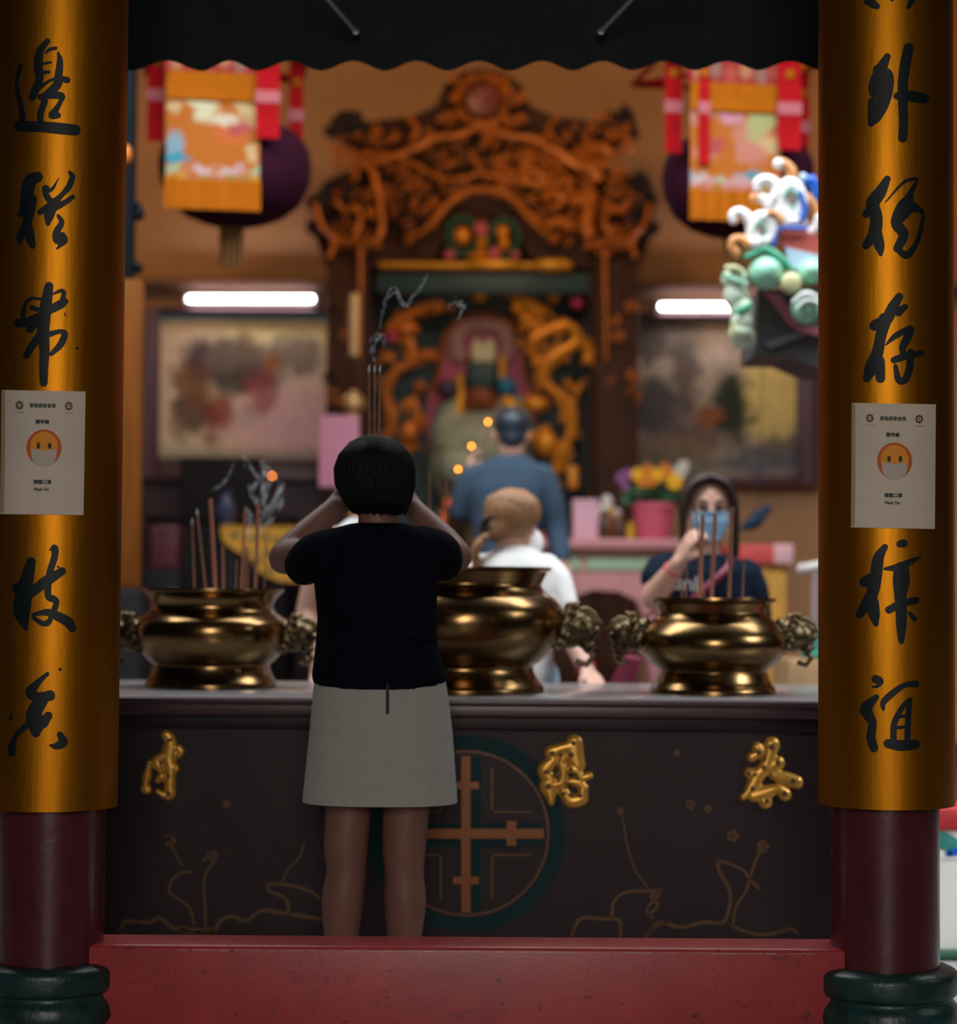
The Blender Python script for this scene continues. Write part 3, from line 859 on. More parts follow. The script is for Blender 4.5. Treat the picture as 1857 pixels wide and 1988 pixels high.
def burner(cx_px, prof_px, label, hz, hs, hx, sides, YB):
    SB = FPX / YB
    cx = P(cx_px, 1250, YB).x
    b = thing('incense_burner', label, 'incense burner', (cx, YB, ZT + 0.002))
    prof = [(r / SB, h / SB + 0.0005) for r, h in catmull(prof_px, 5)]
    rt, ht = prof[-1]
    inner = [(rt - 0.006, ht), (rt - 0.012, ht - 0.012), (prof_px[-6][0] / SB - 0.012, ht - 0.05), (0.01, ht - 0.052)]
    m = MB().lathe(prof, (cx, YB, ZT), 72, cap=False)
    m.lathe([(prof[-1][0], prof[-1][1])] + inner, (cx, YB, ZT), 72, cap=False)
    m.lathe([(0.001, 0.0005), prof[0]], (cx, YB, ZT), 72, cap=False)
    build('pot', m, M_brass, b, sharp=45)
    m = MB().lathe([(0.004, ht - 0.004), (rt * 0.45, ht - 0.012), (rt * 0.72, ht - 0.03), (rt * 0.74, ht - 0.05)], (cx, YB, ZT), 48)
    a = build('ash_bed', m, M_ash, b); a['kind'] = 'stuff'
    for sd in sides:
        g = lion_handle((cx + sd * hx / SB, YB, ZT + hz / SB), hs, sd)
        build_fused('lion_handle', g, M_brassd, b, 0.0035, 2)
    return b, cx, ht

b1, bx1, bh1 = burner(411, [(127,0),(127,8),(118,22),(113,36),(113,44),(121,50),(136,68),(145,88),(148,108),(144,124),(133,136),(121,146),(118,156),(122,168),(130,178),(137,184),(137,189)],
        'wide brass incense burner with flared rim beside the orange wooden post', 100, 0.95, 156, (-1, 1), YB1)
b2, bx2, bh2 = burner(898, [(158,0),(158,8),(146,24),(138,40),(138,50),(150,58),(176,82),(192,108),(197,136),(192,160),(176,180),(160,192),(152,204),(153,216),(160,228),(170,234),(171,239)],
        'largest brass incense burner, half hidden behind the woman in the grey skirt', 122, 1.12, 205, (-1, 1), YB2)
b3, bx3, bh3 = burner(1383, [(122,0),(121,8),(112,20),(106,36),(104,42),(112,50),(129,64),(143,82),(146,98),(141,114),(128,130),(113,144),(106,156),(106,166),(114,173),(121,177),(121,183)],
        'brass incense burner in front of the woman with the blue face mask', 112, 0.93, 152, (-1, 1), YB2)

M_stick = mat('brown_incense', (0.24, 0.11, 0.06), 0.8, var=0.2, vscale=50)
M_stickr = mat('reddish_incense', (0.34, 0.13, 0.08), 0.75)
M_grey = mat('burnt_ash_tip', (0.5, 0.48, 0.46), 0.9)
M_ember = mat('glowing_ember', (1.0, 0.25, 0.015), 0.5, emit=22.0)

def stick(p0, p1, r, label, group, mm=None, tip=None, cat='incense stick'):
    s = thing('incense_stick', label, cat, p0, group)
    m = MB().tube([p0, p0.lerp(p1, 0.3), p1], [r * 0.7, r, r], 8); build('rod', m, mm or M_stick, s)
    if tip == 'ash':
        d = (p1 - p0).normalized(); m = MB().tube([p1, p1 + d * 0.012, p1 + d * 0.02 + Vector((0.002, 0, 0))], [r, r * 0.9, r * 0.4], 8); build('ash_tip', m, M_grey, s)
    if tip == 'ember':
        m = MB().ell(p1, (0.0058, 0.0058, 0.0065), 10, 8); build('ember', m, M_ember, s)
    return s
# (foot x, foot y, tip x, tip y, radius in px, depth offset, label)
for x0, y0, x1, y1, r, dy, mm, tip, lab in (
 (378, 1152, 373, 1018, 1.5, 0.05, M_stick, 'ash', 'thin incense stick nearest the flared edge of the wide burner'),
 (401, 1152, 383, 1000, 1.9, -0.02, M_stick, 'ash', 'leaning thin incense stick with pale tip, second in the wide burner'),
 (419, 1152, 408, 968, 4.0, -0.06, M_stickr, None, 'thickest and tallest incense stick in the wide burner'),
 (434, 1152, 432, 1060, 2.6, 0.02, M_stick, None, 'short incense stick right behind the thickest one in the wide burner'),
 (457, 1152, 460, 1085, 1.3, 0.06, M_stick, None, 'short thin incense stick before the yellow altar cloth'),
 (467, 1153, 476, 985, 2.4, 0.0, M_stickr, None, 'reddish incense stick rising across the yellow altar cloth'),
 (474, 1153, 479, 1060, 2.0, 0.04, M_stick, None, 'half-burnt incense stick touching the reddish one'),
 (481, 1153, 483, 1075, 1.3, -0.05, M_stick, None, 'thin half-burnt incense stick beside the reddish one'),
 (495, 1154, 501, 978, 3.4, -0.03, M_stickr, None, 'thick incense stick on the smoky side of the wide burner'),
 (512, 1154, 517, 1050, 1.2, 0.03, M_stick, None, 'thin incense stick closest to the praying woman in the wide burner')):
    p0 = P(x0, y0, YB1 + dy); p0.z = ZT + bh1 - 0.03
    stick(p0, P(x1, y1, YB1 + dy), r / SB, lab, 'incense sticks in the wide burner', mm, tip)
for x0, x1, y1, r, dy, mm, lab in (
 (1324, 1322, 1092, 1.4, 0.04, M_stick, 'thin incense stick under the raised hand of the masked woman'),
 (1330, 1334, 1088, 1.2, 0.0, M_stick, 'thin slanting incense stick under the raised hand of the masked woman'),
 (1356, 1364, 1000, 4.4, -0.05, M_stickr, 'thick reddish incense stick rising before the hand of the masked woman'),
 (1380, 1388, 998, 4.0, -0.02, M_stickr, 'thick incense stick before the middle of the blue face mask'),
 (1368, 1350, 990, 1.6, 0.05, M_stick, 'thin leaning incense stick across the edge of the blue face mask'),
 (1414, 1421, 985, 3.8, -0.06, M_stick, 'thick incense stick before the long hair of the masked woman'),
 (1440, 1444, 1092, 1.4, 0.03, M_stick, 'lone thin incense stick before the navy shoulder of the masked woman')):
    p0 = P(x0, 1172, YB2 + dy); p0.z = ZT + bh3 - 0.03
    stick(p0, P(x1, y1, YB2 + dy), r / SB, lab, 'incense sticks in the front burner of the masked woman', mm)
for x0, x1, y1, r, dy, lab in (
 (836, 833, 915, 1.3, 0.10, 'thin incense stick in the largest burner, closest to the black hair'),
 (868, 866, 935, 1.4, 0.13, 'thin incense stick in the largest burner, before the bent blue elbow')):
    p0 = P(x0, 1120, YB2 + dy); p0.z = ZT + bh2 - 0.03
    stick(p0, P(x1, y1, YB2 + dy), r / SB, lab, 'incense sticks in the largest burner')

# ================================================================ smoke
M_smoke = smoke_mat('thin_blue_smoke', 26.0)
def wisp(name, lab, paths, Y):
    m = MB()
    for pts in paths:
        for k in range(6):
            sw = random.Random(k * 7 + int(pts[0][0])); j = lambda r: sw.uniform(-0.75, 0.75) * r
            q = catmull([(*P(x + j(r), y + j(r) * 1.4, Y + sw.uniform(-0.02, 0.02)), r * sw.uniform(0.16, 0.5) * Y / FPX) for x, y, r in pts], 6)
            m.tube([t[:3] for t in q], [t[3] * (0.55 + 0.45 * math.sin(i * 1.3 + k)) for i, t in enumerate(q)], 8)
    me_o = build(name, m, M_smoke); tag(me_o, lab, 'smoke', kind='stuff')
    return me_o
wisp('smoke_wisp', 'curling white incense smoke over the wide brass burner', [
  [(497,975,5),(488,950,9),(500,925,10),(482,905,7),(470,880,4)], [(515,1000,9),(507,965,12),(520,930,12),(512,900,8)],
  [(413,950,4),(432,938,6),(446,915,5),(452,900,3)], [(478,985,7),(488,1010,11),(480,1040,10)], [(500,1030,9),(530,985,14),(545,940,12)]], 6.8)
wisp('smoke_wisp', 'curling white incense smoke above the head of the praying woman', [
  [(730,705,4),(722,680,7),(728,655,8),(744,655,6),(746,672,4)], [(742,590,5),(768,562,7),(782,590,8),(800,580,7),(822,545,6),(830,530,3)],
  [(868,598,4),(884,585,8),(898,598,9),(890,620,5)], [(736,640,4),(740,612,5),(748,590,5)]], 6.0)

# ================================================================ people
M_skinw = mat('warm_skin', (0.185, 0.085, 0.064), 0.55, sss=0.15, var=0.06, vscale=12)
M_skinl = mat('fair_skin', (0.55, 0.31, 0.23), 0.5, sss=0.15, var=0.05, vscale=12)
M_hairb = mat('black_hair', (0.005, 0.0055, 0.005), 0.6, spec=0.15, bump=0.5, bscale=60, stretch=(4, 4, 0.5))
M_hairbr = mat('dark_brown_hair', (0.024, 0.012, 0.009), 0.45, bump=0.5, bscale=60, stretch=(4, 4, 0.5))
M_hairl = mat('light_brown_hair', (0.27, 0.13, 0.055), 0.45, var=0.35, vscale=20, bump=0.5, bscale=60, stretch=(4, 4, 0.5))
M_navy = mat('black_navy_knit', (0.003, 0.004, 0.009), 0.95, spec=0.06, bump=0.3, bscale=220)
M_skirt = mat('light_grey_felt', (0.33, 0.335, 0.30), 0.9, var=0.06, vscale=60, bump=0.2, bscale=200)
M_zip = mat('dark_zip', (0.02, 0.025, 0.025), 0.5)
M_blueknit = mat('blue_grey_knit', (0.028, 0.055, 0.092), 0.9, var=0.12, vscale=14, bump=0.3, bscale=160)
M_whitec = mat('white_cotton', (0.80, 0.80, 0.80), 0.85, bump=0.3, bscale=30)
M_jeans = mat('pale_denim', (0.40, 0.52, 0.62), 0.85, var=0.15, vscale=40)
M_dark = mat('black_cotton', (0.010, 0.010, 0.013), 0.85)
M_navyt = mat('navy_cotton', (0.005, 0.012, 0.026), 0.9, spec=0.15, bump=0.2, bscale=40)
M_bluemask = mat('pale_blue_mask', (0.22, 0.47, 0.68), 0.8)
M_wmask = mat('white_mask', (0.82, 0.82, 0.82), 0.8)
M_eye = mat('dark_eye', (0.012, 0.008, 0.007), 0.2)
M_lip = mat('lip_red', (0.35, 0.09, 0.08), 0.5)
M_shoe = mat('black_leather', (0.012, 0.012, 0.012), 0.4)
M_magenta = mat('magenta_leather', (0.19, 0.008, 0.042), 0.45, var=0.1)
M_redb = mat('red_beads', (0.45, 0.03, 0.04), 0.4)

def ring(c, rx, ry, n=28, tilt=0.0, p=2.2):
    out = []
    for i in range(n):
        a = 2 * PI * i / n
        ca, sa = math.cos(a), math.sin(a)
        k = (abs(ca) ** p + abs(sa) ** p) ** (-1 / p)
        out.append(Vector((c[0] + rx * k * ca, c[1] + ry * k * sa, c[2] + tilt * sa)))
    return out

def pxring(y, xl, xr, Y, dep, tilt=0.0, p=2.3):
    a = P(xl, y, Y); b = P(xr, y, Y); c = (a + b) / 2
    return ring(c, (b - a).length / 2, dep, 36, tilt, p)

def hand(g, wrist, d, side, palm_n, k=1.0, curl=0.6, spread=0.016):
    "palm, four unequal bent fingers, and a thumb from the side of the palm"
    d = Vector(d).normalized(); n = Vector(palm_n); n = (n - d * n.dot(d)).normalized(); s = Vector(side); s = (s - d * s.dot(d) - n * s.dot(n)).normalized()
    w = Vector(wrist)
    for q in (-0.028, -0.010, 0.010, 0.026):
        g.limb([w + s * q * 0.6 * k, w + d * 0.045 * k + s * q * k, w + d * 0.088 * k + s * q * k], [0.017 * k, 0.015 * k, 0.012 * k], 10)
    L = (0.062, 0.076, 0.080, 0.070)
    for i, q in enumerate((-0.030, -0.010, 0.010, 0.029)):
        b = w + d * 0.088 * k + s * q * k * 1.05
        pts = [b]; a = 0.0; p = b.copy()
        for seg, f in ((0.45, 0.35), (0.33, 0.9), (0.22, 0.7)):
            a += curl * f
            p = p + (d * math.cos(a) + n * math.sin(a)) * L[i] * seg * k; pts.append(p.copy())
        g.limb(pts, [0.0092 * k, 0.0088 * k, 0.0080 * k, 0.0068 * k], 10)
    t0 = w + d * 0.030 * k + s * 0.026 * k
    g.limb([t0, t0 + (s * 0.55 + d * 0.7 + n * 0.35).normalized() * 0.035 * k, t0 + (s * 0.40 + d * 0.85 + n * 0.6).normalized() * 0.068 * k], [0.014 * k, 0.0105 * k, 0.0085 * k], 10)

def head(g, c, fwd, h=0.215, neck_to=None, nr=0.052):
    "skull, jaw, cheeks, nose, ears and neck; c is the middle of the head, fwd where the face looks"
    f = Vector(fwd).normalized(); s = f.cross(Vector((0, 0, 1))).normalized()
    u = Vector((0, 0, 1)); u = (u - f * u.dot(f)).normalized()
    R = Matrix((s, f, u)).transposed()
    k = h / 0.22
    X = lambda a, b, c2: c + s * a * k + f * b * k + u * c2 * k
    g.ell(X(0, -0.008, 0.025), (0.074 * k, 0.092 * k, 0.084 * k), 20, 14, R)
    g.ell(X(0, 0.022, -0.035), (0.060 * k, 0.066 * k, 0.066 * k), 20, 14, R)
    g.ell(X(0, 0.052, -0.080), (0.030 * k, 0.028 * k, 0.024 * k), 14, 10, R)
    g.tube([X(0, 0.083, 0.022), X(0, 0.095, -0.005), X(0, 0.104, -0.022)], [0.008 * k, 0.011 * k, 0.014 * k], 10)
    for q in (-1, 1):
        g.ell(X(q * 0.012, 0.094, -0.026), 0.009 * k, 10, 8)
        g.ell(X(q * 0.077, 0.0, -0.008), (0.010 * k, 0.018 * k, 0.030 * k), 12, 8, R)
        g.ell(X(q * 0.040, 0.062, -0.022), (0.026 * k, 0.024 * k, 0.024 * k), 12, 8, R)
        g.ell(X(q * 0.032, 0.076, 0.034), (0.026 * k, 0.014 * k, 0.010 * k), 12, 8, R)
    if neck_to is not None:
        g.limb([X(0, -0.018, -0.06), (Vector(neck_to) + X(0, -0.018, -0.06)) / 2, Vector(neck_to)], [nr, nr * 0.95, nr * 1.15], 16)
    return X, R, k

def face(parent, X, R, k):
    for q in (-1, 1):
        m = MB().ell(X(q * 0.031, 0.080, 0.013), (0.013 * k, 0.007 * k, 0.0075 * k), 12, 8, R); build('eye', m, M_eye, parent)
        m = MB().tube([X(q * 0.014, 0.090, 0.036), X(q * 0.032, 0.087, 0.043), X(q * 0.050, 0.076, 0.036)], [0.004 * k, 0.0045 * k, 0.003 * k], 8); build('eyebrow', m, M_hairb, parent)
    m = MB().ell(X(0, 0.084, -0.056), (0.021 * k, 0.010 * k, 0.0075 * k), 12, 8, R); build('lips', m, M_lip, parent)

# ---------------------------------------------------------------- the praying woman, seen from behind
YW0 = 5.47
w = thing('person', 'person seen from behind in black knit top and light grey skirt, hands raised in prayer', 'person', (P(733, 1800, YW0).x, YW0, 0.0))
g = MB()
hc = P(727, 925, YW0 + 0.015)
Xh, Rh, kh = head(g, hc, (0, 1, -0.10), 0.225, P(735, 1035, YW0), 0.052)
sc = FPX / YW0
def pp(x, y, dy=0.0): return P(x, y, YW0 + dy)
g.limb([pp(735, 1030), pp(733, 1150), pp(731, 1250), pp(735, 1330)], [0.06, 0.085, 0.085, 0.095], 20)
g.limb([pp(650, 1070), pp(735, 1062), pp(820, 1070)], [0.040, 0.05, 0.040])
for sx, sh, el, wr in ((-1, (640, 1076), (553, 1083), (652, 982)), (1, (828, 1074), (884, 1080), (799, 984))):
    S0 = pp(*sh, 0.0); E0 = pp(*el, 0.17); W0 = pp(*wr, 0.235)
    g.limb([S0, S0.lerp(E0, 0.5), E0], [0.044, 0.048, 0.046], 16)
    g.limb([E0, E0.lerp(W0, 0.35), W0], [0.046, 0.045, 0.029], 16)
    T = pp(727 + sx * 10, 930, 0.26)
    hand(g, W0, T - W0, (0, 0, 1), (-sx * 0.25, 1.0, 0.0), 0.98, 0.75)
for cx, knee in ((-1, None), (1, None)):
    L = [(676,1400,50),(676,1560,45),(671,1640,43.5),(672,1692,39),(665,1750,41),(662,1830,33),(664,1950,25),(664,1985,24)] if cx < 0 else \
        [(790,1400,50),(788,1560,46),(784,1640,43),(784,1695,38.5),(786,1752,41),(785,1830,33),(786,1950,25),(786,1985,24)]
    g.limb([pp(x, y) for x, y, r in L], [r / sc for x, y, r in L], 18)
    a = pp(L[-1][0], 1985); a.z = 0.05
    g.limb([a + Vector((0, -0.045, -0.012)), a + Vector((0, 0.05, -0.010)), a + Vector((0, 0.14, -0.026))], [0.036, 0.038, 0.024], 12)
build_fused('body', g, M_skinw, w, 0.0065, 5)
face(w, Xh, Rh, kh)
# bobbed hair
def hair_cap(Yc, rows, dep=1.0, tilt=0.0):
    m = MB(); rings = []
    for y, xl, xr, d in rows:
        rings.append(pxring(y, xl, xr, Yc, d * dep, tilt, 2.0))
    m.loft(rings); return m
hr = hair_cap(YW0, [(1000, 694, 775, 0.050), (995, 683, 787, 0.072), (980, 673, 795, 0.090), (955, 659, 800, 0.104), (930, 652, 803, 0.112), (905, 652, 801, 0.115), (885, 660, 795, 0.112),
   (868, 671, 784, 0.100), (856, 684, 770, 0.082), (848, 700, 755, 0.058), (844, 716, 740, 0.025)])
rng = random.Random(5)
for i in range(70):
    an = PI + (i / 69) * PI                      # strands of the back and sides
    pts = []
    for y, xl, xr, d in ((860, 681, 776, 0.090), (885, 660, 795, 0.112), (910, 651, 803, 0.116), (940, 653, 803, 0.112), (970, 667, 797, 0.098), (992 + rng.uniform(-6, 10), 684, 786, 0.076)):
        a = P(xl, y, YW0); b = P(xr, y, YW0); c = (a + b) / 2
        j = an + rng.uniform(-0.03, 0.03)
        pts.append(c + Vector(((b - a).length / 2 * math.cos(j), d * math.sin(j), 0)))
    hr.tube(pts, [0.004, 0.0055, 0.006, 0.006, 0.005, 0.002], 6)
build('hair', hr, M_hairb, w, sharp=None)
# top
g = MB()
rows = [(1322, 607, 866, 0.128), (1310, 605, 867, 0.130), (1290, 608, 861, 0.126), (1255, 612, 851, 0.118), (1200, 616, 847, 0.114), (1150, 611, 849, 0.117), (1100, 606, 856, 0.115),
        (1062, 610, 860, 0.102), (1042, 620, 850, 0.094), (1030, 640, 832, 0.084), (1022, 662, 812, 0.074), (1016, 684, 788, 0.062)]
rings = [pxring(y, xl, xr, YW0, d, 0.0, 2.35) for y, xl, xr, d in rows]
for v in rings[0]: v.z += 0.018 * ((v.y - YW0) / 0.128) - 0.002
g.loft(rings)
for sx, a, b, c in ((-1, (650, 1072), (614, 1082), (592, 1096)), (1, (820, 1068), (848, 1077), (858, 1088))):
    g.limb([pp(*a, 0.0), pp(*b, 0.035), pp(*c, 0.085)], [0.066, 0.066, 0.057], 18)
for x, y, r in ((690, 1200, 0.012), (790, 1230, 0.012)):
    g.tube([pp(x - 50, y + 20, -0.105), pp(x, y, -0.112), pp(x + 50, y + 14, -0.105)], [0.006, r, 0.006], 8)
top = build_fused('knit_top', g, M_navy, w, 0.006, 7)
# skirt and zip
m = MB()
rows = [(1316, 611, 864, 0.118), (1322, 610, 865, 0.122), (1360, 606, 871, 0.128), (1420, 601, 878, 0.134), (1490, 594, 883, 0.140), (1545, 588, 887, 0.144), (1556, 587.5, 887.5, 0.145)]
rr_ = [pxring(y, xl, xr, YW0, d, 0.0, 2.4) for y, xl, xr, d in rows]
inn = [pxring(y, xl + 4, xr - 4, YW0, d - 0.005, 0.0, 2.4) for y, xl, xr, d in reversed(rows)]
m.loft(rr_, cap=False)
b0 = len(m.v); m.loft([rr_[-1], inn[0]], cap=False); m.loft(inn, cap=False)
sk = build('skirt', m, M_skirt, w, sharp=60)
m = MB().tube([pp(752, 1325, -0.124), pp(752, 1350, -0.1285), pp(752, 1386, -0.1335)], 0.0042, 8); build('zip', m, M_zip, sk)
for lx in (664, 786):
    a = pp(lx, 1985); m = MB()
    m.bbox((a.x - 0.042, YW0 - 0.06, 0.0), (a.x + 0.042, YW0 + 0.18, 0.018), 0.008)
    m.tube([(a.x - 0.04, YW0 + 0.10, 0.02), (a.x - 0.03, YW0 + 0.1, 0.06), (a.x + 0.03, YW0 + 0.1, 0.06), (a.x + 0.04, YW0 + 0.10, 0.02)], 0.012, 10)
    build('sandal', m, M_shoe, w)
# the incense she holds in front of her forehead
for x0, x1, lab in ((718, 716, 'outermost brown stick of the three held up by the praying woman, toward the pink sign'), (726, 727, 'middle brown stick of the three held up by the praying woman'), (733, 737, 'outermost brown stick of the three held up by the praying woman, toward the shrine')):
    stick(P(x0, 965, YW0 + 0.27), P(x1, 722, YW0 + 0.30), 0.0036, lab, 'incense sticks held by the praying woman', M_stick, 'ash')

# ---------------------------------------------------------------- woman in the blue mask, facing the camera
YM = 7.62
km = FPX / YM
def pm(x, y, dy=0.0): return P(x, y, YM + dy)
pz = pm(1370, 1100)
w2 = thing('person', 'person facing forward in navy shirt with blue face mask and magenta strap, one hand raised', 'person', (pz.x, YM, 0))
g = MB()
hc2 = pm(1377, 990, -0.01)
X2, R2, k2 = head(g, hc2, (-0.05, -1, -0.12), 0.225, pm(1372, 1085, 0.02), 0.05)
g.limb([pm(1370, 1095), pm(1368, 1180), pm(1366, 1280), pm(1366, 1370)], [0.055, 0.09, 0.09, 0.11], 20)
g.limb([pm(1300, 1102), pm(1370, 1092), pm(1442, 1122)], [0.036, 0.05, 0.036])
S0 = pm(1284, 1106); E0 = pm(1268, 1160, -0.06); W0 = pm(1316, 1094, -0.20)
g.limb([S0, S0.lerp(E0, 0.5), E0], [0.042, 0.047, 0.046]); g.limb([E0, E0.lerp(W0, 0.4), W0], [0.047, 0.044, 0.029])
hand(g, W0, pm(1344, 1040, -0.24) - W0, (0.3, -0.7, 0.2), (1.0, 0.2, 0.2), 1.02, 0.85)
S0 = pm(1450, 1126); E0 = pm(1474, 1260, 0.02); W0 = pm(1450, 1380, -0.08)
g.limb([S0, S0.lerp(E0, 0.5), E0], [0.042, 0.046, 0.042]); g.limb([E0, E0.lerp(W0, 0.4), W0], [0.042, 0.04, 0.028])
hand(g, W0, (0, -0.3, -1), (-1, 0, 0), (-0.3, 1, 0), 1.0, 0.5)
for lx in (1330, 1405):
    a = pm(lx, 1380); 
    g.limb([Vector((a.x, YM, 0.80)), Vector((a.x, YM - 0.01, 0.46)), Vector((a.x, YM + 0.02, 0.09))], [0.085, 0.055, 0.036])
    g.limb([Vector((a.x, YM + 0.03, 0.045)), Vector((a.x, YM - 0.06, 0.045)), Vector((a.x, YM - 0.15, 0.028))], [0.036, 0.036, 0.024])
build_fused('body', g, M_skinl, w2, 0.0075, 4)
face(w2, X2, R2, k2)
# long dark hair with a middle parting
m = MB()
m.ell(X2(0, -0.038, 0.042), (0.090 * k2, 0.092 * k2, 0.094 * k2), 24, 16, R2)
for sd in (-1, 1):
    for i in range(16):
        t = i / 15
        t = 0.10 + 0.90 * t
        pts = [X2(sd * 0.004, 0.060 - 0.12 * t, 0.128 - 0.02 * abs(t - 0.4)), X2(sd * 0.055, 0.072 - 0.12 * t, 0.100), X2(sd * (0.085 + 0.01 * t), 0.055 - 0.11 * t, 0.03), X2(sd * 0.096, 0.03 - 0.09 * t, -0.07),
               X2(sd * (0.086 + 0.012 * rng.random()), 0.03 - 0.08 * t, -0.16), X2(sd * (0.072 + 0.02 * rng.random()), 0.045 - 0.07 * t, -0.235)]
        q = catmull(pts, 4); n_ = len(q)
        m.tube(q, [0.0140 * (1 - 0.55 * (j / (n_ - 1)) ** 2) for j in range(n_)], 7)
build('hair', m, M_hairbr, w2, sharp=None)
m = MB()
vs = []
for j in range(9):
    v = j / 8
    for i in range(13):
        a = -1 + 2 * i / 12
        bul = 0.118 - 0.062 * a * a * (0.6 + 0.4 * abs(a)) - 0.012 * abs(v - 0.45)
        vs.append(X2(a * (0.067 - 0.034 * max(0, v - 0.35)), bul + 0.004 * math.cos(v * 18), 0.004 - v * 0.105 - 0.012 * a * a * (0.5 - v)))
m.add(vs, [(r * 13 + i, r * 13 + i + 1, (r + 1) * 13 + i + 1, (r + 1) * 13 + i) for r in range(8) for i in range(12)])
k0 = len(m.v); vs2 = [X2(0, 0, 0) * 0 + v - (R2 @ Vector((0, 0.003, 0))) for v in vs]
m.add(vs2, [(r * 13 + i, r * 13 + i + 1, (r + 1) * 13 + i + 1, (r + 1) * 13 + i) for r in range(8) for i in range(12)])
mk = build('face_mask', m, M_bluemask, w2, sharp=None)
m = MB()
for sd in (-1, 1):
    for zz in (0.0, -0.085): m.tube([X2(sd * 0.068, 0.055, zz), X2(sd * 0.080, 0.02, -0.02), X2(sd * 0.083, -0.01, -0.01)], 0.0016, 6)
build('ear_loop', m, M_wmask, mk)
g = MB()
rings = [pxring(y, xl, xr, YM, d, 0, 2.3) for y, xl, xr, d in ((1372, 1290, 1446, 0.135), (1300, 1288, 1450, 0.125), (1220, 1284, 1456, 0.12), (1150, 1284, 1462, 0.122), (1110, 1286, 1462, 0.112), (1088, 1302, 1440, 0.092), (1076, 1330, 1412, 0.075))]
g.loft(rings)
g.limb([pm(1296, 1100), pm(1282, 1106, -0.01), pm(1272, 1122, -0.025)], [0.056, 0.058, 0.057]); g.limb([pm(1448, 1116), pm(1460, 1150), pm(1467, 1195, 0.01)], [0.06, 0.062, 0.06])
sh = build_fused('navy_shirt', g, M_navyt, w2, 0.008, 5)
m = MB()
vs, fs = text_mesh('only', 42)
m.add([pm(1338 + v.x, 1134 - v.y + (v.x) * 0.12, -0.132) for v in vs], fs)
build('shirt_lettering', m, mat('white_print', (0.62, 0.58, 0.56), 0.7), sh, smooth=False)
m = MB()
path = catmull([(1418, 1084), (1412, 1102), (1385, 1128), (1352, 1158), (1320, 1185), (1290, 1230)], 5)
m.tube([pm(x, y, -0.10 - 0.033 * min(1, max(0, (y - 1084) / 30))) for x, y in path], 0.014, 8)
build('bag_strap', m, M_magenta, w2)
g = MB(); 
for lx in (1330, 1405):
    a = pm(lx, 1380); g.limb([Vector((a.x, YM, 0.86)), Vector((a.x, YM, 0.5)), Vector((a.x, YM + 0.02, 0.10))], [0.105, 0.078, 0.062])
g.limb([pm(1330, 1375), pm(1405, 1375)], [0.11, 0.11])
build_fused('trousers', g, M_dark, w2, 0.01, 4)
m = MB()
a = pm(1306, 1106, -0.18); d_ = (pm(1344, 1040, -0.24) - pm(1268, 1160, -0.06)).normalized(); q1 = d_.orthogonal().normalized(); q2 = d_.cross(q1)
m.tube([a + (q1 * math.cos(t * PI / 8) + q2 * math.sin(t * PI / 8)) * 0.034 for t in range(17)], 0.004, 6, cap=False); build('bracelet', m, M_redb, w2)
# magenta handbag hanging at her side
bg = thing('handbag', 'shiny magenta handbag hanging beside the burner behind the offering table', 'bag', pm(1215, 1310, -0.12))
m = MB(); pts = [(1216, 1272), (1246, 1276), (1226, 1345), (1176, 1345)]
m.prism([pm(*p, -0.16) for p in pts], (0, 0.09, 0)); m2 = fuse(m, 0.008, 4); build('bag_body', None, M_magenta, bg, me=m2, sharp=None)
m = MB().tube(catmull([tuple(pm(1222, 1274, -0.12)), tuple(pm(1232, 1225, -0.11)), tuple(pm(1262, 1190, -0.10)), tuple(pm(1280, 1200, -0.1)), tuple(pm(1262, 1240, -0.11)), tuple(pm(1242, 1277, -0.12))], 5), 0.006, 8); build('handle', m, M_magenta, bg)

# ---------------------------------------------------------------- woman with light hair, seen from behind, leaning on the table
YL = 7.45
def pl(x, y, dy=0.0): return P(x, y, YL + dy)
w3 = thing('person', 'person with light brown hair in white shirt, seen from behind, one arm reaching down', 'person', (pl(1000, 1200).x, YL, 0))
g = MB()
hc3 = pl(996, 1022, 0.02)
X3, R3, k3 = head(g, hc3, (0.45, 0.9, -0.2), 0.225, pl(1000, 1100), 0.05)
g.limb([pl(1000, 1112), pl(996, 1200), pl(990, 1300), pl(985, 1400)], [0.055, 0.09, 0.095, 0.11], 20)
g.limb([pl(944, 1124), pl(1000, 1116), pl(1056, 1124)], [0.036, 0.05, 0.036])
S0 = pl(1060, 1128); E0 = pl(1106, 1220, -0.05); W0 = pl(1140, 1305, -0.22)
g.limb([S0, S0.lerp(E0, 0.5), E0], [0.042, 0.046, 0.043]); g.limb([E0, E0.lerp(W0, 0.4), W0], [0.044, 0.042, 0.028])
hand(g, W0, pl(1158, 1330, -0.30) - W0, (-1, 0.2, 0), (0, -0.2, -1), 0.95, 0.4)
S0 = pl(938, 1128); E0 = pl(900, 1230, 0.05); W0 = pl(905, 1330, -0.15)
g.limb([S0, S0.lerp(E0, 0.5), E0], [0.042, 0.046, 0.043]); g.limb([E0, E0.lerp(W0, 0.4), W0], [0.043, 0.04, 0.028])
hand(g, W0, (0.1, -0.5, -0.5), (1, 0, 0), (0, 0.2, -1), 0.95, 0.4)
for lx in (955, 1030):
    a = pl(lx, 1380); g.limb([Vector((a.x, YL, 0.80)), Vector((a.x, YL, 0.46)), Vector((a.x, YL + 0.0, 0.09))], [0.085, 0.055, 0.036])
    g.limb([Vector((a.x, YL - 0.03, 0.045)), Vector((a.x, YL + 0.06, 0.045)), Vector((a.x, YL + 0.15, 0.028))], [0.036, 0.036, 0.024])
build_fused('body', g, M_skinl, w3, 0.0075, 4)
face(w3, X3, R3, k3)
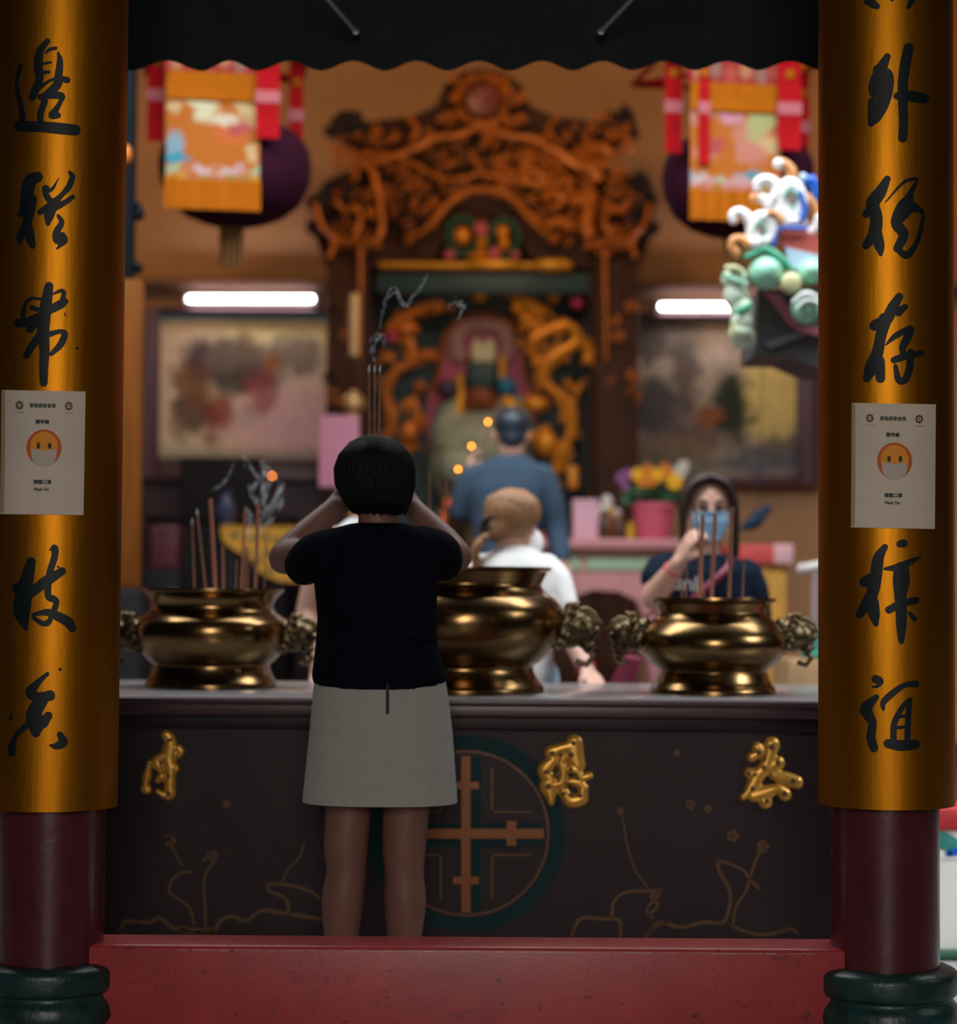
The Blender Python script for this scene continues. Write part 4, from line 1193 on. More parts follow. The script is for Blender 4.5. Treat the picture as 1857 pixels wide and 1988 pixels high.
m = MB()
m.ell(X3(0, -0.028, 0.036), (0.094 * k3, 0.102 * k3, 0.095 * k3), 24, 16, R3)
for i in range(44):
    an = -2.2 + 4.4 * i / 43
    a0 = X3(0.086 * math.sin(an), -0.02 - 0.09 * math.cos(an), 0.085); 
    pts = [X3(0.03 * math.sin(an), 0.01 - 0.03 * math.cos(an), 0.126), a0, X3(0.090 * math.sin(an), -0.025 - 0.088 * math.cos(an), 0.02), X3(0.05 * math.sin(an) - 0.02, -0.075 - 0.035 * math.cos(an), -0.045), X3(-0.045, -0.105, -0.07)]
    q = catmull([tuple(p) for p in pts], 4); m.tube(q, [0.0085] * (len(q) - 3) + [0.008, 0.006, 0.004], 6)
build('hair', m, M_hairl, w3, sharp=None)
m = MB().ell(X3(-0.030, -0.085, -0.030), (0.048, 0.034, 0.046), 16, 12, R3)
for k in range(5): m.tube([X3(-0.030 + 0.04 * math.cos(q * 0.7 + k), -0.095 - 0.02 * math.sin(k * 1.3 + q * 0.4), -0.030 + 0.038 * math.sin(q * 0.7 + k)) for q in range(8)], 0.008, 7)
build('tied_hair', m, M_hairbr, w3, sharp=None)
m = MB()
for i in range(9):
    pts = [(944 + rng.uniform(-5, 5), 1040), (930 + rng.uniform(-6, 6), 1052), (922 + rng.uniform(-6, 6), 1072), (927 + rng.uniform(-8, 8), 1092), (920 + rng.uniform(-6, 6), 1108)]
    q = catmull([tuple(pl(x, y, -0.07 + rng.uniform(-0.02, 0.02))) for x, y in pts], 4); m.tube(q, [0.010] * (len(q) - 2) + [0.006, 0.002], 6)
build('ponytail', m, M_hairl, w3, sharp=None)
m = MB()
g = MB().ell(X3(0.035, 0.075, -0.045), (0.05, 0.05, 0.055), 18, 12, R3); build('face_mask', g, M_wmask, w3)
g = MB()
rings = [pxring(y, xl, xr, YL, d, 0, 2.3) for y, xl, xr, d in ((1345, 905, 1072, 0.14), (1290, 908, 1072, 0.135), (1220, 914, 1076, 0.13), (1140, 916, 1082, 0.125), (1100, 918, 1080, 0.112), (1082, 934, 1066, 0.096), (1070, 955, 1044, 0.080), (1060, 968, 1030, 0.066))]
g.loft(rings)
g.limb([pl(1058, 1106), pl(1076, 1130, -0.005), pl(1092, 1176, -0.03)], [0.06, 0.064, 0.057]); g.limb([pl(940, 1106), pl(926, 1132), pl(916, 1176, 0.02)], [0.06, 0.064, 0.058])
build_fused('white_shirt', g, M_whitec, w3, 0.008, 5)
g = MB()
for lx in (955, 1030):
    a = pl(lx, 1380); g.limb([Vector((a.x, YL, 0.86)), Vector((a.x, YL, 0.5)), Vector((a.x, YL, 0.10))], [0.105, 0.078, 0.062])
g.limb([pl(955, 1372), pl(1030, 1372)], [0.118, 0.118])
build_fused('jeans', g, M_jeans, w3, 0.01, 4)
m = MB(); a = pl(1137, 1298, -0.205); d_ = (pl(1140, 1305, -0.22) - pl(1106, 1220, -0.05)).normalized(); q1 = d_.orthogonal().normalized(); q2 = d_.cross(q1)
m.tube([a + (q1 * math.cos(t * PI / 8) + q2 * math.sin(t * PI / 8)) * 0.034 for t in range(17)], 0.005, 6, cap=False); build('bracelet', m, M_redb, w3)

# ---------------------------------------------------------------- person hidden behind the praying woman
YH = 7.5
def ph(x, y, dy=0.0): return P(x, y, YH + dy)
w4 = thing('person', 'person in white sleeveless top mostly hidden behind the praying woman, bare arm hanging', 'person', (ph(690, 1200).x, YH, 0))
g = MB()
X4, R4, k4 = head(g, ph(722, 940), (0.1, 1, -0.1), 0.22, ph(710, 1015), 0.05)
g.limb([ph(706, 1032), ph(700, 1120), ph(694, 1240), ph(690, 1390)], [0.055, 0.085, 0.085, 0.11], 20)
g.limb([ph(640, 1050), ph(706, 1036), ph(772, 1050)], [0.045, 0.05, 0.045])
S0 = ph(632, 1048); E0 = ph(596, 1190, 0.0); W0 = ph(618, 1305, -0.12)
g.limb([S0, S0.lerp(E0, 0.5), E0], [0.052, 0.048, 0.043]); g.limb([E0, E0.lerp(W0, 0.4), W0], [0.043, 0.04, 0.028])
hand(g, W0, (0.1, -0.5, -0.6), (1, 0, 0), (0, 0.2, -1), 0.95, 0.4)
S0 = ph(780, 1048); E0 = ph(800, 1190, 0.02); W0 = ph(790, 1300, -0.05)
g.limb([S0, S0.lerp(E0, 0.5), E0], [0.052, 0.048, 0.043]); g.limb([E0, E0.lerp(W0, 0.4), W0], [0.043, 0.04, 0.028])
hand(g, W0, (0, -0.2, -1), (-1, 0, 0), (0.3, 1, 0), 0.95, 0.4)
for lx in (655, 725):
    a = ph(lx, 1380); g.limb([Vector((a.x, YH, 0.80)), Vector((a.x, YH, 0.46)), Vector((a.x, YH, 0.09))], [0.085, 0.055, 0.036])
    g.limb([Vector((a.x, YH - 0.03, 0.045)), Vector((a.x, YH + 0.06, 0.045)), Vector((a.x, YH + 0.15, 0.028))], [0.036, 0.036, 0.024])
build_fused('body', g, M_skinl, w4, 0.0085, 4)
face(w4, X4, R4, k4)
m = MB().ell(X4(0, -0.02, 0.035), (0.090 * k4, 0.100 * k4, 0.095 * k4), 20, 14, R4); m.ell(X4(0, -0.06, -0.03), (0.06, 0.04, 0.06), 16, 10, R4); build('hair', m, M_hairb, w4)
g = MB()
g.loft([pxring(y, xl, xr, YH, d, 0, 2.3) for y, xl, xr, d in ((1350, 615, 770, 0.14), (1230, 618, 775, 0.128), (1120, 622, 786, 0.13), (1050, 634, 776, 0.11), (1020, 660, 752, 0.085), (1006, 676, 738, 0.07))])
build_fused('white_top', g, M_whitec, w4, 0.009, 4)
g = MB()
for lx in (655, 725):
    a = ph(lx, 1380); g.limb([Vector((a.x, YH, 0.86)), Vector((a.x, YH, 0.5)), Vector((a.x, YH, 0.10))], [0.105, 0.078, 0.062])
g.limb([ph(655, 1372), ph(725, 1372)], [0.11, 0.11])
build_fused('jeans', g, M_jeans, w4, 0.01, 4)

# ---------------------------------------------------------------- man in the blue sweater, up on the hall floor
YN = 9.6
def pn(x, y, dy=0.0): return P(x, y, YN + dy)
w5 = thing('person', 'person with short dark hair in blue grey sweater facing the shrine', 'person', (pn(985, 1000).x, YN, 0.25))
g = MB()
X5, R5, k5 = head(g, pn(992, 843), (-0.05, 1, -0.1), 0.235, pn(990, 900), 0.06)
g.limb([pn(988, 915), pn(985, 980), pn(982, 1060), pn(982, 1110)], [0.06, 0.10, 0.10, 0.12], 20)
g.limb([pn(930, 930), pn(988, 920), pn(1048, 930)], [0.04, 0.05, 0.04])
S0 = pn(1050, 932); E0 = pn(1078, 1020, 0.03); W0 = pn(1090, 1088, -0.03)
g.limb([S0, S0.lerp(E0, 0.5), E0], [0.045, 0.05, 0.046]); g.limb([E0, E0.lerp(W0, 0.4), W0], [0.05, 0.046, 0.032])
hand(g, W0, (0.1, -0.1, -1), (-1, 0, 0), (-0.3, 1, 0), 1.05, 0.5)
S0 = pn(926, 932); E0 = pn(896, 985, 0.05); W0 = pn(905, 930, 0.30)
g.limb([S0, S0.lerp(E0, 0.5), E0], [0.045, 0.05, 0.046]); g.limb([E0, E0.lerp(W0, 0.4), W0], [0.05, 0.046, 0.032])
hand(g, W0, (0.2, 0.3, 1), (1, 0, 0), (1, 0.2, 0), 1.05, 0.6)
zl = 0.25
for lx in (960, 1008):
    a = pn(lx, 1110); g.limb([Vector((a.x, YN, zl + 0.88)), Vector((a.x, YN, zl + 0.48)), Vector((a.x, YN, zl + 0.09))], [0.09, 0.06, 0.04])
    g.limb([Vector((a.x, YN - 0.03, zl + 0.045)), Vector((a.x, YN + 0.06, zl + 0.045)), Vector((a.x, YN + 0.16, zl + 0.03))], [0.038, 0.038, 0.026])
build_fused('body', g, M_skinl, w5, 0.009, 4)
face(w5, X5, R5, k5)
m = MB().ell(X5(0, -0.020, 0.040), (0.080 * k5, 0.095 * k5, 0.082 * k5), 20, 14, R5); m.ell(X5(0, -0.055, -0.015), (0.060 * k5, 0.046 * k5, 0.062 * k5), 16, 10, R5)
build_fused('hair', m, mat('blue_black_hair', (0.014, 0.022, 0.035), 0.4), w5, 0.008, 3)
g = MB()
g.loft([pxring(y, xl, xr, YN, d, 0, 2.3) for y, xl, xr, d in ((1120, 922, 1048, 0.165), (1060, 920, 1046, 0.158), (1000, 914, 1050, 0.152), (950, 906, 1064, 0.145), (915, 916, 1060, 0.125), (895, 940, 1038, 0.105), (884, 962, 1018, 0.085))])
g.limb([pn(1050, 928), pn(1066, 970, 0.01), pn(1078, 1025, 0.03), pn(1089, 1080, -0.02)], [0.07, 0.068, 0.060, 0.046]); g.limb([pn(924, 928), pn(908, 955, 0.02), pn(896, 990, 0.05)], [0.07, 0.066, 0.060]); g.limb([pn(896, 988, 0.05), pn(902, 935, 0.26)], [0.06, 0.046])
build_fused('blue_sweater', g, M_blueknit, w5, 0.009, 5)
g = MB()
for lx in (960, 1008):
    a = pn(lx, 1110); g.limb([Vector((a.x, YN, zl + 0.92)), Vector((a.x, YN, zl + 0.5)), Vector((a.x, YN, zl + 0.10))], [0.115, 0.085, 0.068])
g.limb([pn(960, 1095), pn(1008, 1095)], [0.13, 0.13])
build_fused('trousers', g, M_dark, w5, 0.011, 4)
# ================================================================ the hall behind the courtyard
def sm(a, b, x):
    t = max(0.0, min(1.0, (x - a) / (b - a))); return t * t * (3 - 2 * t)
def mixc(a, b, t): return tuple(p * (1 - t) + q * t for p, q in zip(a, b))
def blob(x, y, cx, cy, rx, ry, soft=0.5):
    d = math.hypot((x - cx) / rx, (y - cy) / ry)
    return 1 - sm(1 - soft, 1 + soft, d)
def pix(p):
    "photo point of a place, used to sketch a painting"
    d = CR.transposed() @ (p - CO)
    return W / 2 + FPX * d.x / -d.z, H / 2 - FPX * d.y / -d.z
from mathutils import noise as mn
def nz(x, y, s, o=0.0): return mn.fractal(Vector((x / s + o, y / s, o * 3.1)), 0.6, 2.1, 4)

M_frame = mat('purple_brown_frame', (0.105, 0.048, 0.062), 0.35, var=0.15)
M_framel = mat('mauve_frame_slip', (0.22, 0.13, 0.16), 0.35)
M_canvas = painted('painted_scroll')

def art_left(p):
    x, y = pix(p)
    c = (0.86, 0.67, 0.47)
    c = mixc(c, (0.95, 0.78, 0.40), blob(x, y, 540, 650, 120, 60))
    c = mixc(c, (0.95, 0.58, 0.58), blob(x, y, 560, 820, 120, 70))
    c = mixc(c, (0.24, 0.44, 0.50), sm(636, 612, y) * sm(596, 606, y))  # bluish light of the tube above, painted into the picture's top
    for cx, cy, rx, ry, col, t in ((440, 700, 90, 50, (0.11, 0.08, 0.08), .9), (370, 740, 38, 38, (0.20, 0.08, 0.03), .8), (375, 800, 40, 40, (0.13, 0.07, 0.06), .9), (450, 745, 34, 25, (0.05, 0.07, 0.06), .8),
             (500, 735, 45, 22, (0.14, 0.07, 0.06), .8), (570, 690, 60, 40, (0.15, 0.10, 0.11), .8), (530, 708, 18, 14, (0.40, 0.13, 0.02), .9), (505, 765, 30, 45, (0.35, 0.07, 0.08), .7), (425, 805, 30, 30, (0.34, 0.04, 0.04), .85),
             (410, 845, 14, 34, (0.28, 0.10, 0.08), .7), (350, 830, 20, 34, (0.22, 0.14, 0.1), .6), (470, 665, 10, 22, (0.22, 0.13, 0.07), .8), (480, 810, 26, 20, (0.60, 0.50, 0.42), .6), (400, 770, 40, 20, (0.3, 0.12, 0.06), .6), (385, 690, 14, 30, (0.1, 0.07, 0.09), .8)):
        c = mixc(c, col, t * blob(x + 14 * nz(x, y, 22, cx), y + 14 * nz(x, y, 22, cy), cx, cy, rx, ry, 0.35))
    c = mixc(c, (0.24, 0.27, 0.18), 0.6 * sm(860, 885, y))
    return tuple(max(0.01, v * (1 + 0.18 * nz(x, y, 10, 2.0))) for v in c)

def art_right(p):
    x, y = pix(p)
    c = (0.33, 0.27, 0.225)
    c = mixc(c, (0.52, 0.42, 0.32), blob(x, y, 1320, 690, 110, 90))
    c = mixc(c, (0.80, 0.62, 0.22), blob(x, y, 1500, 770, 62, 95, 0.4))
    for cx, cy, rx, ry, col, t in ((1420, 790, 34, 70, (0.018, 0.035, 0.025), .95), (1270, 790, 55, 60, (0.09, 0.085, 0.10), .9), (1330, 730, 24, 80, (0.10, 0.08, 0.08), .8), (1375, 806, 30, 18, (0.30, 0.10, 0.03), .9), (1345, 850, 60, 26, (0.12, 0.07, 0.06), .7),
             (1300, 870, 90, 25, (0.28, 0.18, 0.11), .6), (1290, 660, 80, 40, (0.13, 0.11, 0.09), .8), (1240, 640, 40, 60, (0.09, 0.08, 0.07), .8), (1430, 655, 100, 25, (0.30, 0.21, 0.13), .6), (1520, 870, 60, 30, (0.12, 0.11, 0.11), .8), (1480, 900, 90, 18, (0.10, 0.12, 0.17), .8), (1300, 900, 100, 20, (0.15, 0.15, 0.10), .6)):
        c = mixc(c, col, t * blob(x + 18 * nz(x, y, 26, cx), y + 18 * nz(x, y, 26, cy), cx, cy, rx, ry, 0.35))
    return tuple(max(0.008, v * (1 + 0.2 * nz(x, y, 11, 5.0))) for v in c)

def framed(x0, y0, x1, y1, cx0, cy0, cx1, cy1, label, art):
    Y = 12.93
    a = P(x0, y0, Y); b = P(x1, y1, Y); c = P(cx0, cy0, Y); d = P(cx1, cy1, Y)
    t = thing('framed_painting', label, 'painting', ((a.x + b.x) / 2, 12.99, b.z))
    m = MB()
    for q in (((a.x, 12.88, a.z), (c.x, 12.99, b.z)), ((d.x, 12.88, a.z), (b.x, 12.99, b.z)), ((c.x, 12.88, a.z), (d.x, 12.99, c.z)), ((c.x, 12.88, d.z), (d.x, 12.99, b.z))):
        m.bbox(q[0], q[1], 0.012)
    build('frame', m, M_frame, t)
    m = MB()
    w = (c.x - a.x) * 0.45
    for xx in (a.x + w * 0.55, b.x - (b.x - d.x) * 0.6): m.bbox((xx - w * 0.2, 12.865, a.z - 0.01), (xx + w * 0.45, 12.885, b.z + 0.01), 0.006)
    build('frame_slip', m, M_framel, t)
    m = MB().grid(lambda u, v: Vector((c.x + (d.x - c.x) * u, 12.95, c.z + (d.z - c.z) * v)), 110, 110)
    m.grid(lambda u, v: Vector((c.x + (d.x - c.x) * u, 12.96, c.z + (d.z - c.z) * v)), 1, 1)
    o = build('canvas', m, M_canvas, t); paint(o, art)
    return t
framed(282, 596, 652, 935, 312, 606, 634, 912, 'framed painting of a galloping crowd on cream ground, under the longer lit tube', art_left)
framed(1205, 606, 1592, 945, 1228, 616, 1545, 924, 'framed painting of misty dark cliffs and yellow sky, behind the potted flowers', art_right)

M_tubel = mat('lit_tube', (1.0, 0.90, 0.95), 0.4, emit=32.0)
M_fix = mat('grey_white_enamel', (0.45, 0.44, 0.42), 0.4)
def tube_light(x0, x1, y, label):
    Y = 12.85
    a = P(x0, y, Y); b = P(x1, y, Y)
    t = thing('fluorescent_lamp', label, 'lamp', (a + b) / 2)
    m = MB().tube([a + Vector((0.02, 0, 0)), b - Vector((0.02, 0, 0))], 0.014, 14); build('lamp_tube', m, M_tubel, t)
    m = MB().bbox((a.x - 0.01, Y + 0.035, a.z - 0.02), (b.x + 0.01, 13.0, a.z + 0.03), 0.008)
    for p in (a, b): m.bbox((p.x - 0.012, Y - 0.016, p.z - 0.018), (p.x + 0.012, Y + 0.05, p.z + 0.018), 0.006)
    build('lamp_housing', m, M_fix, t)
tube_light(360, 613, 580, 'lit fluorescent tube over the painting of the galloping crowd')
tube_light(1276, 1530, 595, 'lit fluorescent tube over the misty cliff painting, partly behind the roof ornament')

# ---------------------------------------------------------------- carved shrine
M_carv = mat('orange_gilt_carving', (0.50, 0.145, 0.012), 0.42, metal=0.35, var=0.35, vscale=12)
M_carvd = mat('dark_carved_wood', (0.055, 0.020, 0.010), 0.6, spec=0.2, var=0.4, vscale=14)
M_carvm = mat('mid_brown_carving', (0.30, 0.085, 0.012), 0.5, metal=0.2, var=0.4, vscale=14)
M_carvb = mat('blackened_carving', (0.030, 0.022, 0.028), 0.7, spec=0.15, var=0.3, vscale=14)
M_dragon = mat('golden_orange_gilt', (0.66, 0.24, 0.012), 0.38, metal=0.4, var=0.2, vscale=10)
M_greenp = mat('deep_green_panel', (0.006, 0.035, 0.030), 0.5, var=0.4, vscale=8)
M_black = mat('shrine_interior', (0.012, 0.012, 0.014), 0.8)
M_yel = mat('yellow_gilt_bar', (0.70, 0.32, 0.02), 0.4, metal=0.3, var=0.25, vscale=5)
M_pinkred = mat('rose_red_lacquer', (0.42, 0.02, 0.07), 0.45)
YS = 12.2
SS = FPX / YS
shr = thing('carved_shrine', 'tall carved orange and dark wood shrine with curling crest and red disc', 'shrine', (P(937, 900, 12.4).x, 12.5, 0.25))
def ps(x, y, dy=0.0): return P(x, y, YS + dy)
def spiral(cx, cy, r, turns, a0, dirn, n=20, r1=0.12):
    return [(cx + r * (1 - (1 - r1) * i / n) * math.cos(a0 + dirn * turns * 2 * PI * i / n), cy + r * (1 - (1 - r1) * i / n) * math.sin(a0 + dirn * turns * 2 * PI * i / n)) for i in range(n + 1)]
def tpath(m, pts, r, dy=0.0, sm_=True, n=8, taper=0.6):
    q = catmull(pts, 5) if sm_ else pts
    k = len(q) - 1
    rad = r if not hasattr(r, '__len__') else r[0]
    m.tube([ps(x, y, dy) for x, y in q], [rad / SS * (1 - (1 - taper) * i / k) for i in range(k + 1)], n)
mx = lambda pts: [(1874 - x, y) for x, y in pts]
# backing board of the crest
crest = [(632, 520), (606, 440), (612, 395), (650, 340), (700, 330), (690, 290), (640, 262), (640, 232), (665, 212), (700, 240), (740, 232), (800, 225), (845, 205), (862, 165), (895, 140), (937, 132)]
poly = crest + [(1874 - x, y) for x, y in reversed(crest[:-1])]
arch = [(1140, 520), (1095, 515), (1030, 500), (1010, 460), (985, 425), (937, 410), (889, 425), (864, 460), (844, 500), (779, 515), (734, 520)]
m = MB().prism([ps(x, y, 0.12) for x, y in poly + arch], (0, 0.08, 0)); build('crest_board', m, M_carvd, shr, smooth=False)
# blackened outer curls (bird heads and cloud ends)
rg = random.Random(11)
m = MB()
for fl in (0, 1):
    for cx, cy, r in ((672, 236, 26), (650, 250, 18), (700, 252, 16), (690, 225, 13), (648, 372, 34), (622, 392, 22), (675, 352, 20), (640, 420, 26), (616, 440, 18)):
        X = 1874 - cx if fl else cx
        m = MB(); tpath(m, spiral(X, cy, r, 1.4, rg.uniform(0, 6), 1 if fl else -1), r * 0.36, 0.05)
        m.ell(ps(X, cy, 0.09), (r / SS * 0.8, 0.04, r / SS * 0.8), 12, 8)
        build('crest_curl', m, M_carvb, shr)
# carved scrollwork field
m = MB()
def field(x0, y0, x1, y1, n, rmin, rmax, inside=None):
    for _ in range(n):
        for tr in range(20):
            x = rg.uniform(x0, x1); y = rg.uniform(y0, y1)
            if inside is None or inside(x, y): break
        r = rg.uniform(rmin, rmax)
        for X, d in ((x, 1), (1874 - x, -1)):
            m = MB(); tpath(m, spiral(X, y, r, rg.uniform(0.8, 1.4), rg.uniform(0, 6), d, 14), r * 0.27, 0.03 + rg.uniform(-0.03, 0.03), n=6, sm_=False)
            build('carved_scroll', m, rg.choice((M_carvm, M_carvm, M_carv, M_carv) if X > 940 else (M_carvd, M_carvm, M_carvm)), shr, sharp=None)
field(720, 255, 930, 390, 26, 13, 24, lambda x, y: y > 300 - (x - 720) * 0.25)
field(640, 350, 760, 480, 9, 14, 24)
field(860, 150, 930, 250, 4, 12, 20, lambda x, y: math.hypot(x - 937, y - 195) > 38 and math.hypot(x - 937, y - 215) < 95)
field(765, 400, 850, 490, 4, 10, 18)
field(640, 500, 716, 800, 7, 10, 18)
m = MB()
def in_crest(x, y):
    if y > 470 or math.hypot(x - 937, y - 195) < 40: return False
    if y < 250: return math.hypot(x - 937, y - 215) < 88 or (x < 760 and y > 225)
    return x > 650 and (x < 845 or y < 400 - (x - 845) * 0.25)
n_ = 0
while n_ < 210:
    x = rg.uniform(640, 1234); y = rg.uniform(140, 500)
    if not in_crest(x if x < 937 else 1874 - x, y) or (x < 937 and rg.random() < 0.35): continue
    n_ += 1; r = rg.uniform(7, 13)
    tpath(m, spiral(x, y, r, rg.uniform(0.6, 1.1), rg.uniform(0, 6), rg.choice((-1, 1)), 10), r * 0.34, 0.03 + rg.uniform(-0.04, 0.02), n=6, sm_=False)
o = build('fine_carving', m, M_carv, shr, sharp=None); o['kind'] = 'stuff'
m = MB()
for fl in (0, 1):
    f = mx if fl else (lambda q: q)
    for pts, r in (([(690, 315), (720, 330), (735, 380), (742, 440), (730, 470)], 9), ([(690, 318), (740, 312), (800, 290), (840, 268), (890, 262), (937, 240)], 10),
                   ([(700, 300), (760, 300), (815, 325), (850, 345), (900, 345), (937, 335)], 6), ([(840, 430), (870, 395), (905, 372), (937, 368)], 10), ([(840, 430), (820, 450), (790, 462)], 7),
                   ([(612, 395), (625, 440), (650, 465), (640, 500)], 7), ([(650, 390), (672, 410), (690, 400), (700, 430), (690, 460)], 7), ([(640, 470), (690, 470), (740, 480)], 7), ([(640, 285), (690, 300), (720, 295)], 7),
                   ([(790, 225), (810, 250), (800, 265)], 7), ([(850, 235), (866, 225), (880, 240)], 7), ([(700, 480), (699, 560), (697, 700)], 5), ([(888, 190), (900, 160), (937, 148)], 6), ([(890, 215), (905, 232), (937, 238)], 6)):
        tpath(m, f(pts), r * 0.8, -0.01 + (0.015 if fl else 0), taper=0.8)
for pts, r in (([(1000, 360), (1030, 330), (1060, 345), (1090, 320)], 7), ([(1010, 350), (1060, 360), (1100, 352)], 7), ([(1020, 330), (1024, 360)], 6), ([(1046, 328), (1050, 362)], 6), ([(1055, 385), (1080, 375), (1095, 390), (1070, 405)], 9), ([(1110, 400), (1130, 385), (1140, 410)], 9),
               ([(1090, 300), (1120, 320), (1150, 330), (1165, 350)], 12), ([(1140, 290), (1170, 285), (1185, 300)], 10), ([(1150, 370), (1140, 430), (1145, 460)], 12), ([(1060, 440), (1090, 430), (1110, 445)], 9)):
    tpath(m, pts, r, -0.02, taper=0.9)
build('gilt_ridges', m, M_carv, shr)
m = MB().lathe([(0.001, -0.03), (30 / SS, -0.02), (33 / SS, 0.0), (33 / SS, 0.05)], ps(937, 195, 0.03), 36, axis='Y', cap=False)
build('crest_disc', m, mat('crimson_disc', (0.24, 0.015, 0.03), 0.4, var=0.3, vscale=14), shr)
m = MB()
for k in range(12):
    an = k * PI / 6
    tpath(m, spiral(937 + 46 * math.cos(an), 195 + 46 * math.sin(an), 12, 1.0, an, 1, 10), 4, 0.03, n=6, sm_=False)
build('disc_petals', m, M_carv, shr)
# side pillars, base, inner frame
for x0, x1 in ((634, 716), (1158, 1240)):
    a = ps(x0, 500); b = ps(x1, 500)
    m = MB().bbox((a.x, YS + 0.05, 0.25), (b.x, YS + 0.32, a.z), 0.02); p_ = build('pillar', m, M_carvd, shr)
m = MB().bbox((ps(634, 0).x, YS + 0.1, 0.25), (ps(1240, 0).x, 12.95, 1.15), 0.02); build('pedestal', m, M_carvd, shr)
a = ps(716, 520); b = ps(1158, 905)
m = MB().box((a.x, 12.86, 1.15), (b.x, 12.95, a.z + 0.4)); build('back_panel', m, M_greenp, shr, smooth=False)
for xx in (726, 1134): 
    q = ps(xx, 600, 0.3); m = MB().box((q.x - 0.03, YS + 0.2, 1.15), (q.x + 0.03, 12.86, ps(0, 470, 0.3).z)); build('inner_wall', m, M_black, shr, smooth=False)
a = ps(735, 508, -0.0); b = ps(1112, 524, 0)
m = MB().bbox((a.x, YS - 0.02, b.z), (b.x, YS + 0.06, a.z), 0.02); build('lintel_bar', m, M_yel, shr)
m = MB().ell(ps(1072, 516, 0), (42 / SS, 0.06, 14 / SS), 16, 10); m.ell(ps(960, 515, 0), (60 / SS, 0.05, 11 / SS), 16, 10); build('lintel_cloud', m, M_yel, shr)
a = ps(730, 526); b = ps(1145, 570)
m = MB().bbox((a.x, YS + 0.03, b.z), (b.x, YS + 0.08, a.z), 0.01); build('green_fascia', m, M_greenp, shr)
# flower ornament in the little arch
m = MB()
for x, y, r in ((897, 458, 17), (975, 452, 14), (978, 474, 12)): m.ell(ps(x, y, 0.02), (r / SS, 0.04, r * 1.15 / SS), 14, 10)
tpath(m, [(935, 448), (934, 475), (932, 500)], 12, 0.02); m.ell(ps(930, 498, 0.02), (26 / SS, 0.04, 8 / SS), 14, 8)
build('arch_flowers', m, M_dragon, shr)
m = MB()
for x, y, r in ((933, 445, 15), (872, 496, 11), (960, 492, 13), (1000, 496, 9)): m.ell(ps(x, y, 0.0), (r / SS, 0.035, r / SS), 14, 10)
build('arch_blossoms', m, mat('rose_pink_paint', (0.50, 0.09, 0.11), 0.5), shr)
m = MB()
for c in ((897, 458, 28), (977, 462, 28)): tpath(m, [(c[0] + c[2] * math.cos(k * PI / 8), c[1] + c[2] * 1.25 * math.sin(k * PI / 8)) for k in range(17)], 6, 0.05, sm_=False, taper=1)
build('arch_leaves', m, mat('leaf_green_gilt', (0.02, 0.10, 0.06), 0.4), shr)
a = ps(1102, 905, 0.0); b = ps(1122, 950, 0.0)
m = MB().bbox((a.x, YS - 0.03, b.z), (b.x, YS + 0.1, a.z), 0.01); build('orange_tablet', m, M_dragon, shr)
# dragons coiling beside the niche
def dragon(paths, blobs, nm, mm):
    m = MB()
    for pts, r in paths: tpath(m, pts, r * 0.8, 0.14, n=10, taper=0.85)
    for pts, r in paths:
        for x, y in catmull(pts, 2):
            for k in range(2):
                an = rg.uniform(0, 2 * PI); tpath(m, spiral(x + r * 1.15 * math.cos(an), y + r * 1.15 * math.sin(an), r * rg.uniform(0.35, 0.7), 0.9, an, rg.choice((-1, 1)), 8), r * 0.22, 0.12, n=6, sm_=False)
    for x, y, rx, ry in blobs: m.ell(ps(x, y, 0.12), (rx / SS, 0.05, ry / SS), 14, 10)
    return build(nm, m, mm, shr)
dragon([([(992, 572), (1015, 582), (1040, 600), (1055, 610)], 11), ([(1030, 662), (1060, 645), (1095, 632), (1118, 645), (1115, 668), (1085, 685), (1062, 705), (1055, 735), (1075, 760), (1100, 778), (1112, 805), (1106, 845), (1092, 880)], 15),
        ([(1112, 658), (1135, 672), (1146, 690), (1136, 700)], 11), ([(1036, 668), (1040, 700), (1065, 690)], 8), ([(1095, 740), (1120, 760), (1130, 740)], 7), ([(1010, 610), (1030, 630), (1050, 640)], 14), ([(1045, 835), (1065, 850), (1082, 880), (1078, 920)], 16)],
       [(1075, 572, 13, 17), (1040, 785, 28, 17), (1030, 778, 16, 12), (1060, 862, 22, 28), (1005, 600, 14, 10)], 'dragon_carving', M_dragon)
dragon([([(752, 640), (775, 620), (810, 605), (845, 590), (862, 600)], 11), ([(770, 645), (795, 665), (798, 700), (770, 720), (752, 745), (752, 790), (765, 815), (750, 850)], 13), ([(810, 640), (790, 650)], 10), ([(785, 790), (800, 780), (810, 810), (800, 860), (790, 880)], 12), ([(800, 700), (825, 688), (838, 700)], 11), ([(765, 700), (745, 690), (738, 705)], 9)],
       [(825, 690, 13, 13), (815, 750, 13, 10), (790, 640, 26, 16), (795, 840, 18, 24)], 'dragon_carving', M_carv)
m = MB()
for x, y, r in ((745, 566, 10), (788, 566, 10), (1120, 588, 13), (760, 655, 12)): m.ell(ps(x, y, 0.1), (r / SS, 0.03, r / SS), 12, 8)
build('rosettes', m, M_pinkred, shr)
m = MB().ell(ps(932, 571, 0.1), (15 / SS, 0.04, 15 / SS), 16, 10); build('hanging_pearl', m, M_dragon, shr)

